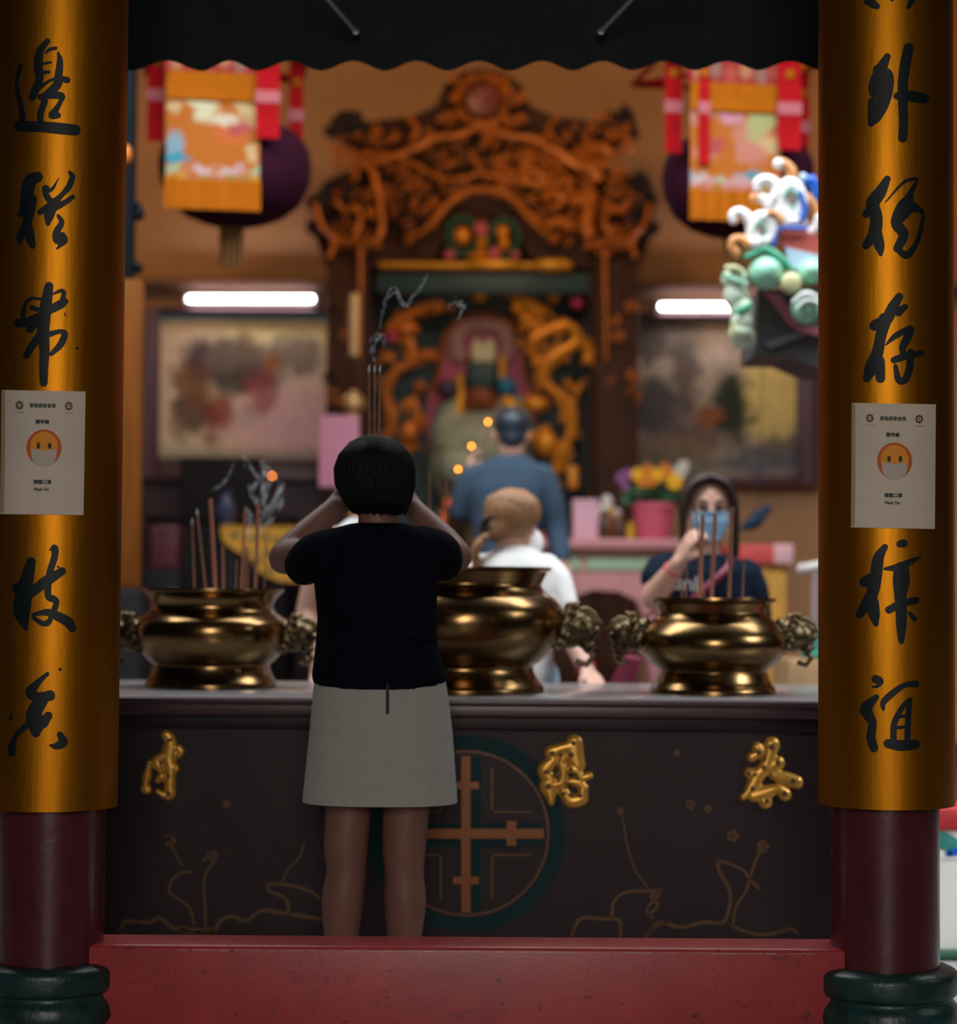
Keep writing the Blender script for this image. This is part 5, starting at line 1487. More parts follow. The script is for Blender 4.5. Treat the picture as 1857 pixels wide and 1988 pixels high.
# ---------------------------------------------------------------- seated deity figure in the niche
M_halo = M_pinkred
YD = 12.55
SD = FPX / YD
def pd(x, y, dy=0.0): return P(x, y, YD + dy)
de = thing('deity_statue', 'seated robed deity figure with dark crown before an arched rose red halo', 'statue', (pd(935, 900).x, YD, 1.15))
hl = [(828, 770), (846, 740), (856, 700), (858, 670), (868, 645), (888, 624), (912, 614), (937, 611), (962, 614), (986, 624), (1004, 645), (1014, 670), (1016, 700), (1024, 740), (1042, 770), (1042, 880), (828, 880)]
m = MB().prism([pd(x, y, 0.12) for x, y in hl], (0, 0.06, 0)); build('halo', m, M_halo, de, smooth=False)
m = MB(); 
for q in range(2):
    f = (lambda pt: pt) if q == 0 else (lambda pt: [(1872 - x, y) for x, y in pt])
    m.tube([pd(x, y, 0.11) for x, y in catmull(f([(893, 700), (885, 670), (893, 645), (915, 632), (936, 628)]), 5)], 17 / SD, 8)
build('halo_ring', m, mat('dusty_pink_paint', (0.50, 0.25, 0.20), 0.6), de)
m = MB().tube([pd(x, y, 0.10) for x, y in catmull(hl[:15], 2)], 5 / SD, 8); build('halo_rim', m, M_carv, de)
m = MB(); m.ell(pd(926, 684, 0.0), (12.5 / SD, 0.03, 27 / SD), 14, 12); m.ell(pd(949, 684, 0.0), (12.5 / SD, 0.03, 27 / SD), 14, 12); m.ell(pd(938, 695, 0.0), (22 / SD, 0.025, 10 / SD)); build('crown_plumes', m, mat('cream_plume', (0.72, 0.64, 0.36), 0.6), de)
m = MB().bbox(pd(904, 756, -0.07), pd(968, 706, 0.07), 0.03); build('crown', m, M_greenp, de)
g = MB(); g.ell(pd(933, 780, 0), (34 / SD, 0.10, 36 / SD), 18, 12); g.ell(pd(932, 800, -0.03), (24 / SD, 0.07, 20 / SD), 14, 10); g.tube([pd(933, 772, -0.10), pd(933, 786, -0.115)], [0.014, 0.022], 10)
g.ell(pd(898, 782, 0.0), (0.02, 0.03, 0.05)); g.ell(pd(968, 782, 0.0), (0.02, 0.03, 0.05))
build_fused('statue_face', g, mat('brown_lacquer_face', (0.22, 0.06, 0.022), 0.4), de, 0.012, 3)
g = MB(); g.limb([pd(932, 806, -0.06), pd(930, 826, -0.07)], [0.06, 0.02]); build('beard', g, mat('black_beard', (0.02, 0.022, 0.022), 0.7), de)
g = MB(); g.limb([pd(935, 850), pd(935, 870), pd(935, 905)], [0.12, 0.22, 0.34], 20); g.limb([pd(880, 800, 0.04), pd(868, 850, -0.06), pd(900, 885, -0.28)], [0.09, 0.11, 0.09]); g.limb([pd(990, 800, 0.04), pd(1004, 850, -0.06), pd(970, 885, -0.28)], [0.12, 0.12, 0.09])
g.limb([pd(905, 900, -0.05), pd(890, 905, -0.35)], [0.15, 0.13]); g.limb([pd(965, 900, -0.05), pd(985, 905, -0.35)], [0.15, 0.13])
bb = pd(935, 905); g.ell((bb.x, YD, 1.48), (0.36, 0.26, 0.30))
build_fused('robe', g, mat('pale_green_brocade', (0.30, 0.33, 0.24), 0.6, var=0.5, vscale=12), de, 0.015, 4)
m = MB().ell(pd(984, 752, -0.03), (19 / SD, 0.07, 21 / SD), 14, 10); build('shoulder_guard', m, mat('bright_blue_lacquer', (0.01, 0.16, 0.32), 0.4), de)
m = MB().ell(pd(868, 756, -0.03), (22 / SD, 0.07, 18 / SD), 14, 10); build('shoulder_guard', m, mat('violet_lacquer', (0.05, 0.03, 0.07), 0.4), de)
for pts_, r_ in (([pd(891, 735), pd(894, 770), pd(884, 820, -0.06)], [0.03, 0.028, 0.03]), ([pd(974, 700), pd(974, 735)], [0.028, 0.03]), ([pd(985, 780, -0.08), pd(998, 798, -0.1)], [0.04, 0.05])):
    m = MB(); m.limb(pts_, r_); build('gilt_ribbon', m, M_yel, de)

# ---------------------------------------------------------------- candle stand, pink notice, left-hand furniture
M_brg = mat('pale_brass', (0.62, 0.40, 0.17), 0.35, metal=0.5)
YK = 11.5
def pk(x, y, dy=0.0): return P(x, y, YK + dy)
cs = thing('candle_stand', 'tall slim brass stand with pale gold candle rising above the pink notice', 'candle stand', (pk(685, 900).x, YK, 0.25))
c0 = pk(685, 900); z = lambda y: pk(685, y).z
m = MB().lathe([(0.11, 0.25), (0.10, 0.29), (0.04, 0.32), (0.025, 0.45), (0.025, z(820)), (0.03, z(800)), (0.062, z(792)), (0.066, z(780)), (0.06, z(772)), (0.026, z(764)), (0.022, z(758))], (c0.x, YK, 0), 28); build('stand', m, M_brg, cs)
m = MB().lathe([(0.022, z(758)), (0.038, z(750)), (0.042, z(715)), (0.03, z(700)), (0.026, z(690))], (c0.x, YK, 0), 24); build('socket', m, M_carvd, cs)
m = MB().lathe([(0.026, z(690)), (0.027, z(640)), (0.025, z(575)), (0.016, z(570))], (c0.x, YK, 0), 24); build('candle', m, mat('pale_gold_wax', (0.66, 0.44, 0.20), 0.5), cs)

M_pink = mat('pink_paper', (0.62, 0.24, 0.34), 0.7, var=0.05)
def standee(x0, y0, x1, y1, Y, label, zf):
    a = P(x0, y0, Y); b = P(x1, y1, Y)
    t = thing('pink_notice_board', label, 'notice', ((a.x + b.x) / 2, Y, zf))
    m = MB().bbox((a.x, Y - 0.004, b.z), (b.x, Y + 0.004, a.z), 0.003); build('paper_sheet', m, M_pink, t)
    cx = (a.x + b.x) / 2
    m = MB().tube([(cx, Y + 0.02, zf + 0.02), (cx, Y + 0.02, a.z - 0.05)], 0.014, 10); m.lathe([(0.11, zf), (0.10, zf + 0.015), (0.02, zf + 0.03)], (cx, Y + 0.02, 0), 24); build('post', m, M_dark, t)
standee(620, 806, 696, 946, 10.85, 'upright plain pink notice beside the head of the praying woman', 0.25)

# dark cabinet with a black board standing on it
YL2 = 12.4
def pq(x, y, dy=0.0): return P(x, y, YL2 + dy)
M_cab = mat('black_brown_cabinet', (0.012, 0.010, 0.013), 0.6, spec=0.2, var=0.2)
cb = thing('side_cabinet', 'black brown side cabinet under the painting of the galloping crowd', 'cabinet', (pq(440, 1100).x, YL2, 0.25))
a = pq(285, 1010); b = pq(560, 1010)
m = MB().bbox((a.x, YL2, 0.25), (b.x, 12.9, a.z), 0.012); build('carcass', m, M_cab, cb)
m = MB().bbox((a.x - 0.03, YL2 - 0.03, a.z), (b.x + 0.03, 12.92, a.z + 0.03), 0.008); build('cabinet_top', m, M_cab, cb)
for i in range(3):
    xx0 = a.x + 0.02 + (b.x - a.x - 0.02) * i / 3; xx1 = a.x + (b.x - a.x - 0.02) * (i + 1) / 3
    m = MB().bbox((xx0, YL2 - 0.02, 0.33), (xx1, YL2, a.z - 0.03), 0.006); d = build('door', m, M_cab, cb)
    m = MB().ell(((xx1 - 0.04), YL2 - 0.03, 0.9), 0.014, 10, 8); build('knob', m, M_brg, d)
zc2 = a.z + 0.03
bd = thing('black_board', 'black board leaning upright on the dark side cabinet', 'board', (pq(435, 1000).x, 12.62, zc2))
a = P(355, 892, 12.62); b = P(500, 1010, 12.62)
m = MB().bbox((a.x, 12.60, zc2), (b.x, 12.63, a.z), 0.006); build('panel', m, M_dark, bd); 
m = MB()
for q in (((a.x - 0.015, 12.595, zc2), (a.x + 0.012, 12.64, a.z + 0.012)), ((b.x - 0.012, 12.595, zc2), (b.x + 0.015, 12.64, a.z + 0.012)), ((a.x, 12.595, a.z - 0.01), (b.x, 12.64, a.z + 0.015))): m.bbox(q[0], q[1], 0.004)
build('board_frame', m, M_cab, bd)
# dark red lidded box on a stand
bx = thing('offering_box', 'dark red upright offering box on a black stand beside the orange wooden post', 'box', (P(322, 1110, 11.2).x, 11.2, 0.25))
a = P(296, 1020, 11.2); b = P(349, 1106, 11.2)
m = MB().bbox((a.x, 11.12, b.z), (b.x, 11.30, a.z), 0.012); build('box_body', m, mat('dark_red_lacquer', (0.095, 0.014, 0.026), 0.45), bx)
m = MB().bbox((a.x + 0.04, 11.11, a.z - 0.035), (b.x - 0.04, 11.122, a.z - 0.028), 0.002); build('slot', m, M_dark, bx)
m = MB().bbox((a.x - 0.02, 11.10, 0.25), (b.x + 0.02, 11.32, b.z), 0.012); build('stand', m, M_cab, bx)
# yellow pointed altar cloth over a small table
YY = 11.0
M_ycl = mat('yellow_altar_cloth', (0.60, 0.29, 0.025), 0.7, var=0.25, vscale=16)
yt = thing('altar_cloth', 'yellow altar cloth with pointed printed edge, half behind the raised elbow of the praying woman', 'cloth', (P(500, 1040, YY).x, YY, P(500, 1022, YY).z))
e = [(428, 1022), (560, 1020), (640, 1022), (640, 1130), (545, 1130), (520, 1120), (500, 1108), (487, 1085), (474, 1080), (452, 1066), (432, 1050)]
m = MB().prism([P(x, y, YY) for x, y in e], (0, 0.006, 0)); a = P(428, 1021, YY); b = P(640, 1021, YY); m.bbox((a.x, YY, a.z - 0.008), (b.x, YY + 0.62, a.z + 0.004), 0.003)
build('cloth', m, M_ycl, yt, smooth=False)
m = MB(); fy = lambda x, y: P(x, y, YY - 0.002)
for x, y in ((455, 1040), (487, 1045), (478, 1072), (515, 1043), (540, 1050), (500, 1090), (525, 1108), (520, 1075)):
    m.disc(x, y, 7, 5, fy, 10); m.stroke([(x - 9, y + 4, 2), (x, y - 6, 3), (x + 9, y + 3, 2)], fy)
build('cloth_print', m, M_dkgreen, yt, smooth=False)
st = thing('small_altar_table', 'small black altar table under the yellow pointed cloth', 'table', (P(530, 1100, YY).x, YY + 0.3, 0.25))
m = MB().bbox((a.x + 0.01, YY + 0.012, a.z - 0.05), (b.x - 0.01, YY + 0.6, a.z - 0.010), 0.006); build('table_top', m, M_cab, st)
for xx in (a.x + 0.05, b.x - 0.05):
    for yy in (YY + 0.06, YY + 0.55):
        m = MB().bbox((xx - 0.03, yy - 0.03, 0.25), (xx + 0.03, yy + 0.03, a.z - 0.05), 0.008); build('leg', m, M_cab, st)
zt2 = a.z + 0.004
vz = thing('blue_vase', 'small dark blue and white vase standing on the yellow altar cloth', 'vase', (P(438, 1020, YY + 0.2).x, YY + 0.2, zt2))
m = MB().lathe([(0.03, 0), (0.05, 0.04), (0.06, 0.09), (0.035, 0.14), (0.03, 0.17), (0.045, 0.20)], (P(438, 1020, YY + 0.2).x, YY + 0.2, zt2), 24); build('vase_body', m, mat('dark_blue_porcelain', (0.03, 0.045, 0.10), 0.25, var=0.6, vscale=22), vz)

# ---------------------------------------------------------------- pink altar table and what stands on it
YP = 10.6
def pp2(x, y, dy=0.0): return P(x, y, YP + dy)
M_pinkw = mat('rose_pink_lacquer', (0.50, 0.21, 0.22), 0.45, var=0.08)
M_greenw = mat('pale_green_panel', (0.30, 0.42, 0.28), 0.5)
M_tanw = mat('tan_pink_lacquer', (0.45, 0.24, 0.18), 0.5)
xA = pp2(770, 1050).x; xB = pp2(1340, 1050).x; ztp = pp2(1200, 1046).z
pt = thing('altar_table', 'long pink altar table with pale green panel and curved apron', 'table', ((xA + xB) / 2, YP + 0.3, 0.25))
m = MB().bbox((xA, YP - 0.02, ztp - 0.055), (xB, YP + 0.62, ztp), 0.012); build('table_top', m, M_pinkw, pt)
m = MB().bbox((xA + 0.03, YP + 0.02, ztp - 0.085), (xB - 0.03, YP + 0.58, ztp - 0.055), 0.008); build('neck_moulding', m, M_tanw, pt)
za_, zb_ = pp2(1200, 1076).z, pp2(1200, 1112).z
m = MB().bbox((xA + 0.06, YP + 0.05, zb_), (xB - 0.06, YP + 0.55, za_), 0.006); build('waist', m, M_tanw, pt)
m = MB()
for k in range(3):
    u0 = xA + 0.09 + (xB - xA - 0.18) * k / 3; u1 = xA + 0.06 + (xB - xA - 0.18) * (k + 1) / 3
    m.bbox((u0, YP + 0.04, zb_ + 0.012), (u1, YP + 0.056, za_ - 0.012), 0.006)
build('green_panel', m, M_greenw, pt)
m = MB()
zc3 = pp2(1200, 1130).z
top = [(770, 1112), (1340, 1112)]
low = [(1340, 1150), (1310, 1160), (1270, 1210), (1252, 1200), (1235, 1165), (1200, 1148), (1150, 1145), (1115, 1158), (1080, 1150), (990, 1150), (940, 1160), (905, 1148), (870, 1150), (840, 1175), (815, 1205), (795, 1160), (770, 1150)]
m.prism([pp2(x, y, 0.02) for x, y in top + low], (0, 0.03, 0)); build('apron', m, M_pinkw, pt, smooth=False)
for xx, sg in ((1290, 1), (815, -1)):
    for dy in (0.06, 0.5):
        q = [pp2(xx, 1120, dy), pp2(xx - sg * 18, 1170, dy), pp2(xx - sg * 34, 1230, dy), pp2(xx - sg * 20, 1300, dy)]; e_ = q[-1].copy(); e_.z = 0.29; e_.x += sg * 0.06
        m = MB().tube([tuple(v) for v in catmull([tuple(v) for v in q + [e_]], 5)], 0.045, 12); build('leg', m, M_pinkw, pt)
# dark shrine skirt below the table: the shadowed space is the pedestal; small pink box
t = thing('pink_box', 'plain pale pink upright box on the pink altar table', 'box', (pp2(1136, 1045, 0.12).x, YP + 0.18, ztp))
a = pp2(1113, 970, 0.10); b = pp2(1161, 1044, 0.10)
m = MB().bbox((a.x, YP + 0.10, ztp), (b.x, YP + 0.24, a.z), 0.008); build('carton', m, mat('pale_pink_card', (0.66, 0.36, 0.44), 0.7), t)
m = MB().bbox((a.x - 0.003, YP + 0.097, a.z - 0.035), (b.x + 0.003, YP + 0.243, a.z + 0.002), 0.006); build('lid', m, MATS['pale_pink_card'], t)
def jar(px, pyt, r, cm, label, lidm=None, kind='offering_jar', cat='jar', dy=0.15):
    q = pp2(px, 1045, dy); zt_ = pp2(px, pyt, dy).z - ztp
    t = thing(kind, label, cat, (q.x, q.y, ztp))
    m = MB().lathe([(r * 0.8, 0), (r, zt_ * 0.15), (r, zt_ * 0.6), (r * 0.55, zt_ * 0.75), (r * 0.6, zt_ * 0.8)], (q.x, q.y, ztp), 20); build('jar_body', m, cm, t)
    m = MB().lathe([(r * 0.62, zt_ * 0.8), (r * 0.62, zt_ * 0.95), (r * 0.3, zt_)], (q.x, q.y, ztp), 20); build('lid', m, lidm or cm, t)
M_fo2 = mat('orange_red_wax', (0.70, 0.10, 0.008), 0.5)
M_amber = mat('amber_glass', (0.28, 0.09, 0.012), 0.25); M_ylw = mat('yellow_wax', (0.62, 0.33, 0.02), 0.5); M_brn = mat('dark_brown_glaze', (0.06, 0.03, 0.02), 0.3); M_whp = mat('white_porcelain', (0.62, 0.58, 0.56), 0.3)
jar(1172, 990, 0.030, M_brn, 'dark brown jar next to the pink box on the altar table')
jar(1184, 985, 0.034, M_amber, 'amber jar standing in the middle of the small jars on the pink table', M_ylw, dy=0.22)
jar(1203, 1000, 0.025, M_brn, 'squat brown jar with amber lid beside the yellow candle cup', M_amber)
jar(1224, 1012, 0.024, M_ylw, 'small yellow wax candle cup beside the pink flower pot', kind='candle_cup', cat='candle')
q = pp2(1178, 975, 0.45)
t = thing('white_figurine', 'small white porcelain figurine behind the jars on the pink table', 'figurine', (q.x, q.y, ztp))
g = MB(); zz = q.z - ztp; g.limb([(q.x, q.y, ztp + 0.07), (q.x, q.y, ztp + zz * 0.55), (q.x, q.y, ztp + zz * 0.85)], [0.06, 0.052, 0.034]); g.ell((q.x, q.y, q.z), (0.036, 0.036, 0.042)); g.limb([(q.x - 0.05, q.y - 0.02, ztp + zz * 0.75), (q.x + 0.05, q.y - 0.02, ztp + zz * 0.7)], [0.026, 0.03])
build_fused('figure', g, M_whp, t, 0.009, 3); m = MB().lathe([(0.07, 0), (0.07, 0.02), (0.05, 0.03)], (q.x, q.y, ztp), 20); build('base', m, M_whp, t)
jar(1061, 985, 0.030, M_fo2, 'orange red candle cup behind the hanging blue sleeve on the pink table', M_fo2, kind='candle_cup', cat='candle')
jar(868, 968, 0.034, M_fo2, 'orange red candle cup beside the forearm of the praying woman, on the pink table', M_fo2, kind='candle_cup', cat='candle')
# flower pot
q = pp2(1268, 1045, 0.14)
fp_ = thing('flower_pot', 'bright pink pot of yellow and orange flowers on the altar table', 'potted plant', (q.x, q.y, ztp))
zr = pp2(1268, 977, 0.14).z - ztp
m = MB().lathe([(0.078, 0), (0.085, 0.01), (0.112, zr - 0.03), (0.120, zr - 0.028), (0.122, zr), (0.110, zr), (0.100, zr - 0.03)], (q.x, q.y, ztp), 36, cap=False); m.lathe([(0.001, 0.002), (0.078, 0.0)], (q.x, q.y, ztp), 36, cap=False); m.lathe([(0.001, zr - 0.03), (0.102, zr - 0.03)], (q.x, q.y, ztp), 36, cap=False)
build('pot', m, mat('hot_pink_plastic', (0.62, 0.105, 0.17), 0.35), fp_)
m = MB(); fr_ = random.Random(21)
for k in range(110):
    px = fr_.uniform(1215, 1330); py = fr_.uniform(950, 985); p0 = pp2(px, py, 0.14 + fr_.uniform(-0.1, 0.1)); d = Vector((fr_.uniform(-1, 1), fr_.uniform(-1, 1), fr_.uniform(0, 1))).normalized() * 0.05; s_ = d.orthogonal().normalized() * 0.016
    m.add([p0 - d, p0 + s_, p0 + d, p0 - s_, p0 + s_.cross(d).normalized() * 0.004], [(0, 1, 4), (1, 2, 4), (2, 3, 4), (3, 0, 4)])
for px, py in ((1240, 930), (1285, 925), (1307, 940), (1262, 935)): m.tube([(q.x, q.y, ztp + zr - 0.04), tuple(pp2(px, py, 0.14))], 0.004, 6)
build('foliage', m, mat('dark_leaf_green', (0.02, 0.10, 0.045), 0.6, var=0.4, vscale=30), fp_)
def blossom(px, py, dy, r, mm, nm='blossom'):
    c = pp2(px, py, dy); m = MB().ell(c, r * 0.4, 10, 8)
    for k in range(10):
        an = k * PI / 5; m.ell(c + Vector((math.cos(an), -0.25 + 0.2 * (k % 2), math.sin(an))) * r * 0.72, (r * 0.36, r * 0.2, r * 0.36), 8, 6)
    build(nm, m, mm, fp_)
M_fo = mat('orange_petals', (0.66, 0.20, 0.01), 0.6); M_fy = mat('yellow_petals', (0.85, 0.45, 0.01), 0.6); M_fp = mat('purple_petals', (0.28, 0.09, 0.26), 0.6); M_fw = mat('cream_petals', (0.62, 0.58, 0.50), 0.6)
for px, py, dy, r, mm in ((1237, 922, 0.10, 0.034, M_fy), (1256, 914, 0.14, 0.034, M_fo), (1275, 924, 0.08, 0.036, M_fy), (1290, 912, 0.14, 0.032, M_fo), (1262, 935, 0.04, 0.03, M_fo), (1246, 938, 0.05, 0.026, M_fo), (1309, 936, 0.03, 0.040, M_fy), (1298, 922, 0.12, 0.03, M_fo),
        (1318, 918, 0.16, 0.036, M_fw), (1326, 905, 0.18, 0.03, M_fw), (1206, 928, 0.12, 0.030, M_fp), (1218, 920, 0.16, 0.026, M_fp), (1214, 945, 0.10, 0.022, M_fp)):
    blossom(px, py, dy, r, mm)

# ---------------------------------------------------------------- gold-skirted chest on the right
YG = 10.2
def pg(x, y, dy=0.0): return P(x, y, YG + dy)
t = thing('draped_stand', 'stand draped in gold cloth with red top band behind the masked woman', 'table', (pg(1480, 1200).x, YG + 0.25, 0.25))
a = pg(1415, 1057); b = pg(1537, 1096); c_ = pg(1455, 1096); d_ = pg(1530, 1215)
m = MB().bbox((a.x, YG - 0.02, b.z), (b.x, YG + 0.5, a.z), 0.01); build('red_band', m, mat('coral_red_cloth', (0.50, 0.055, 0.05), 0.6, var=0.15), t)
m = MB().bbox((pg(1502, 0).x, YG - 0.026, b.z), (b.x + 0.004, YG + 0.1, a.z + 0.003), 0.008); build('pink_corner', m, mat('pale_rose_cloth', (0.60, 0.32, 0.34), 0.7), t)
m = MB()
rings = []
n = 60
for z_ in (0.27, d_.z, b.z):
    rg_ = []
    for i in range(n):
        u = i / n * 4; k = int(u); f = u - k; x_0, x_1, y_0, y_1 = a.x + 0.03, b.x - 0.03, YG + 0.01, YG + 0.48
        x_, y_ = [(x_0 + (x_1 - x_0) * f, y_0), (x_1, y_0 + (y_1 - y_0) * f), (x_1 - (x_1 - x_0) * f, y_1), (x_0, y_1 - (y_1 - y_0) * f)][k]
        wv = 0.012 * math.sin(i * 1.9) * (1 if z_ < b.z else 0.3); rg_.append(Vector((x_, y_ + wv, z_)))
    rings.append(rg_)
m.loft(rings); build('gold_skirt', m, mat('gold_satin', (0.58, 0.30, 0.06), 0.45, var=0.15), t)
# dark blue flask hung above, white lamp arm, teal and tan things at the edge
q = P(1465, 1010, 9.9)
t = thing('blue_pouch', 'dark blue leaf-shaped pouch on a wire beside the head of the masked woman', 'pouch', q)
g = MB(); g.limb([P(1443, 1025, 9.9), P(1465, 1012, 9.9), P(1488, 990, 9.9)], [0.018, 0.034, 0.015]); g.limb([P(1470, 1000, 9.9), P(1492, 988, 9.9)], [0.028, 0.018]); build_fused('pouch_body', g, mat('dark_blue_cloth', (0.007, 0.022, 0.048), 0.6, spec=0.2), t, 0.006, 3)
m = MB().tube([P(1478, 992, 9.9), P(1478, 992, 9.9) + Vector((0, 0, 1.2)), P(1478, 992, 9.9) + Vector((0, 0.3, 2.4)), Vector((P(1478, 992, 9.9).x, 10.6, 5.2))], 0.002, 6); build('wire', m, M_dark, t)
YR = 8.9
def pr(x, y, dy=0.0): return P(x, y, YR + dy)
t = thing('iron_pole_rail', 'white capped pipe rail on grey post at the edge of the courtyard', 'rail', (pr(1580, 1200).x, YR, 0))
m = MB().tube([pr(1562, 1104), pr(1640, 1088), pr(1760, 1066)], 0.022, 14); build('rail_pipe', m, mat('bright_white_enamel', (0.8, 0.82, 0.76), 0.25), t)
m = MB().ell(pr(1557, 1105), 0.026, 14, 10); build('pipe_cap', m, mat('pinkish_cap', (0.72, 0.6, 0.62), 0.35), t)
q = pr(1582, 1100); m = MB().tube([(q.x, YR, q.z - 0.01), (q.x, YR, 0)], 0.018, 12); build('post', m, mat('pink_grey_post', (0.42, 0.32, 0.34), 0.4), t)
q = pr(1735, 1100); m = MB().tube([(q.x, YR, pr(1735, 1071).z - 0.01), (q.x, YR, 0)], 0.018, 12); build('post', m, MATS['pink_grey_post'], t)
YQ = 8.2
def pq2(x, y, dy=0.0): return P(x, y, YQ + dy)
t = thing('wooden_crate', 'tan wooden crate behind the brass burner at the edge of the right column', 'crate', (pq2(1600, 1300).x, YQ, 0))
a = pq2(1520, 1278); b = pq2(1720, 1278)
for k in range(5):
    z1 = a.z - k * (a.z / 5) - 0.008; z0 = a.z - (k + 1) * (a.z / 5) + 0.004
    m = MB().bbox((a.x, YQ - 0.15, z0), (b.x, YQ - 0.132, z1), 0.005); build('front_plank', m, mat('tan_planks', (0.45, 0.27, 0.13), 0.6, var=0.25, vscale=8), t)
m = MB().box((a.x + 0.004, YQ - 0.132, 0), (a.x + 0.02, YQ + 0.3, a.z)); m.box((b.x - 0.02, YQ - 0.132, 0), (b.x - 0.004, YQ + 0.3, a.z)); m.box((a.x, YQ + 0.28, 0), (b.x, YQ + 0.3, a.z)); m.box((a.x + 0.01, YQ - 0.14, a.z - 0.03), (b.x - 0.01, YQ + 0.29, a.z - 0.004)); build('crate_body', m, MATS['tan_planks'], t, smooth=False)
t = thing('folded_tarp', 'teal and pale blue folded tarp lying on the tan wooden crate', 'tarp', (pq2(1600, 1260).x, YQ + 0.05, a.z - 0.004))
g = MB()
for k in range(5):
    zz = a.z + 0.012 + k * 0.024; dx = 0.02 * math.sin(k * 2.1)
    g.limb([(a.x + 0.10 + dx, YQ, zz), (a.x + 0.22, YQ - 0.02, zz + 0.005), (b.x - 0.04 + dx, YQ, zz)], [0.016, 0.017, 0.016], 10); g.limb([(a.x + 0.10 + dx, YQ + 0.12, zz), (b.x - 0.04 + dx, YQ + 0.12, zz)], [0.016, 0.016], 10); g.box((a.x + 0.10 + dx, YQ, zz - 0.012), (b.x - 0.04 + dx, YQ + 0.12, zz + 0.013))
build_fused('tarp_folds', g, mat('teal_plastic', (0.06, 0.34, 0.30), 0.4, var=0.5, vscale=6), t, 0.008, 2)

# ---------------------------------------------------------------- orange post and dark bracket at the left end of the hall
YO = 8.95
def po(x, y, dy=0.0): return P(x, y, YO + dy)
t = thing('hall_post', 'orange wooden hall post with dark carved upper part, beside the gold board', 'post', (po(210, 1000).x, YO, 0))
a = po(130, 545); b = po(279, 545); zb0 = po(200, 1142).z
m = MB().bbox((a.x, YO - 0.06, zb0), (b.x, YO + 0.04, a.z), 0.012); build('orange_shaft', m, mat('orange_varnished_wood', (0.17, 0.050, 0.006), 0.6, spec=0.12, var=0.25, vscale=7, stretch=(3, 3, 0.3)), t)
m = MB().bbox((a.x - 0.01, YO - 0.08, 0), (b.x + 0.01, YO + 0.06, zb0), 0.012); build('post_foot', m, M_cab, t)
c_ = po(262, 300)
m = MB().bbox((a.x, YO - 0.05, a.z), (c_.x, YO + 0.05, 5.2), 0.01)
for yy, r in ((520, 10), (415, 12), (400, 8)): m.ell(po(262 + r * 0.6, yy), (r / 447, 0.03, r * 1.2 / 447), 12, 8)
build('dark_upper_post', m, mat('blue_black_wood', (0.006, 0.009, 0.012), 0.8, spec=0.08), t)
m = MB().ell(po(243, 300, -0.05), (0.03, 0.03, 0.045), 14, 10); build('gilt_boss', m, M_carv, t)

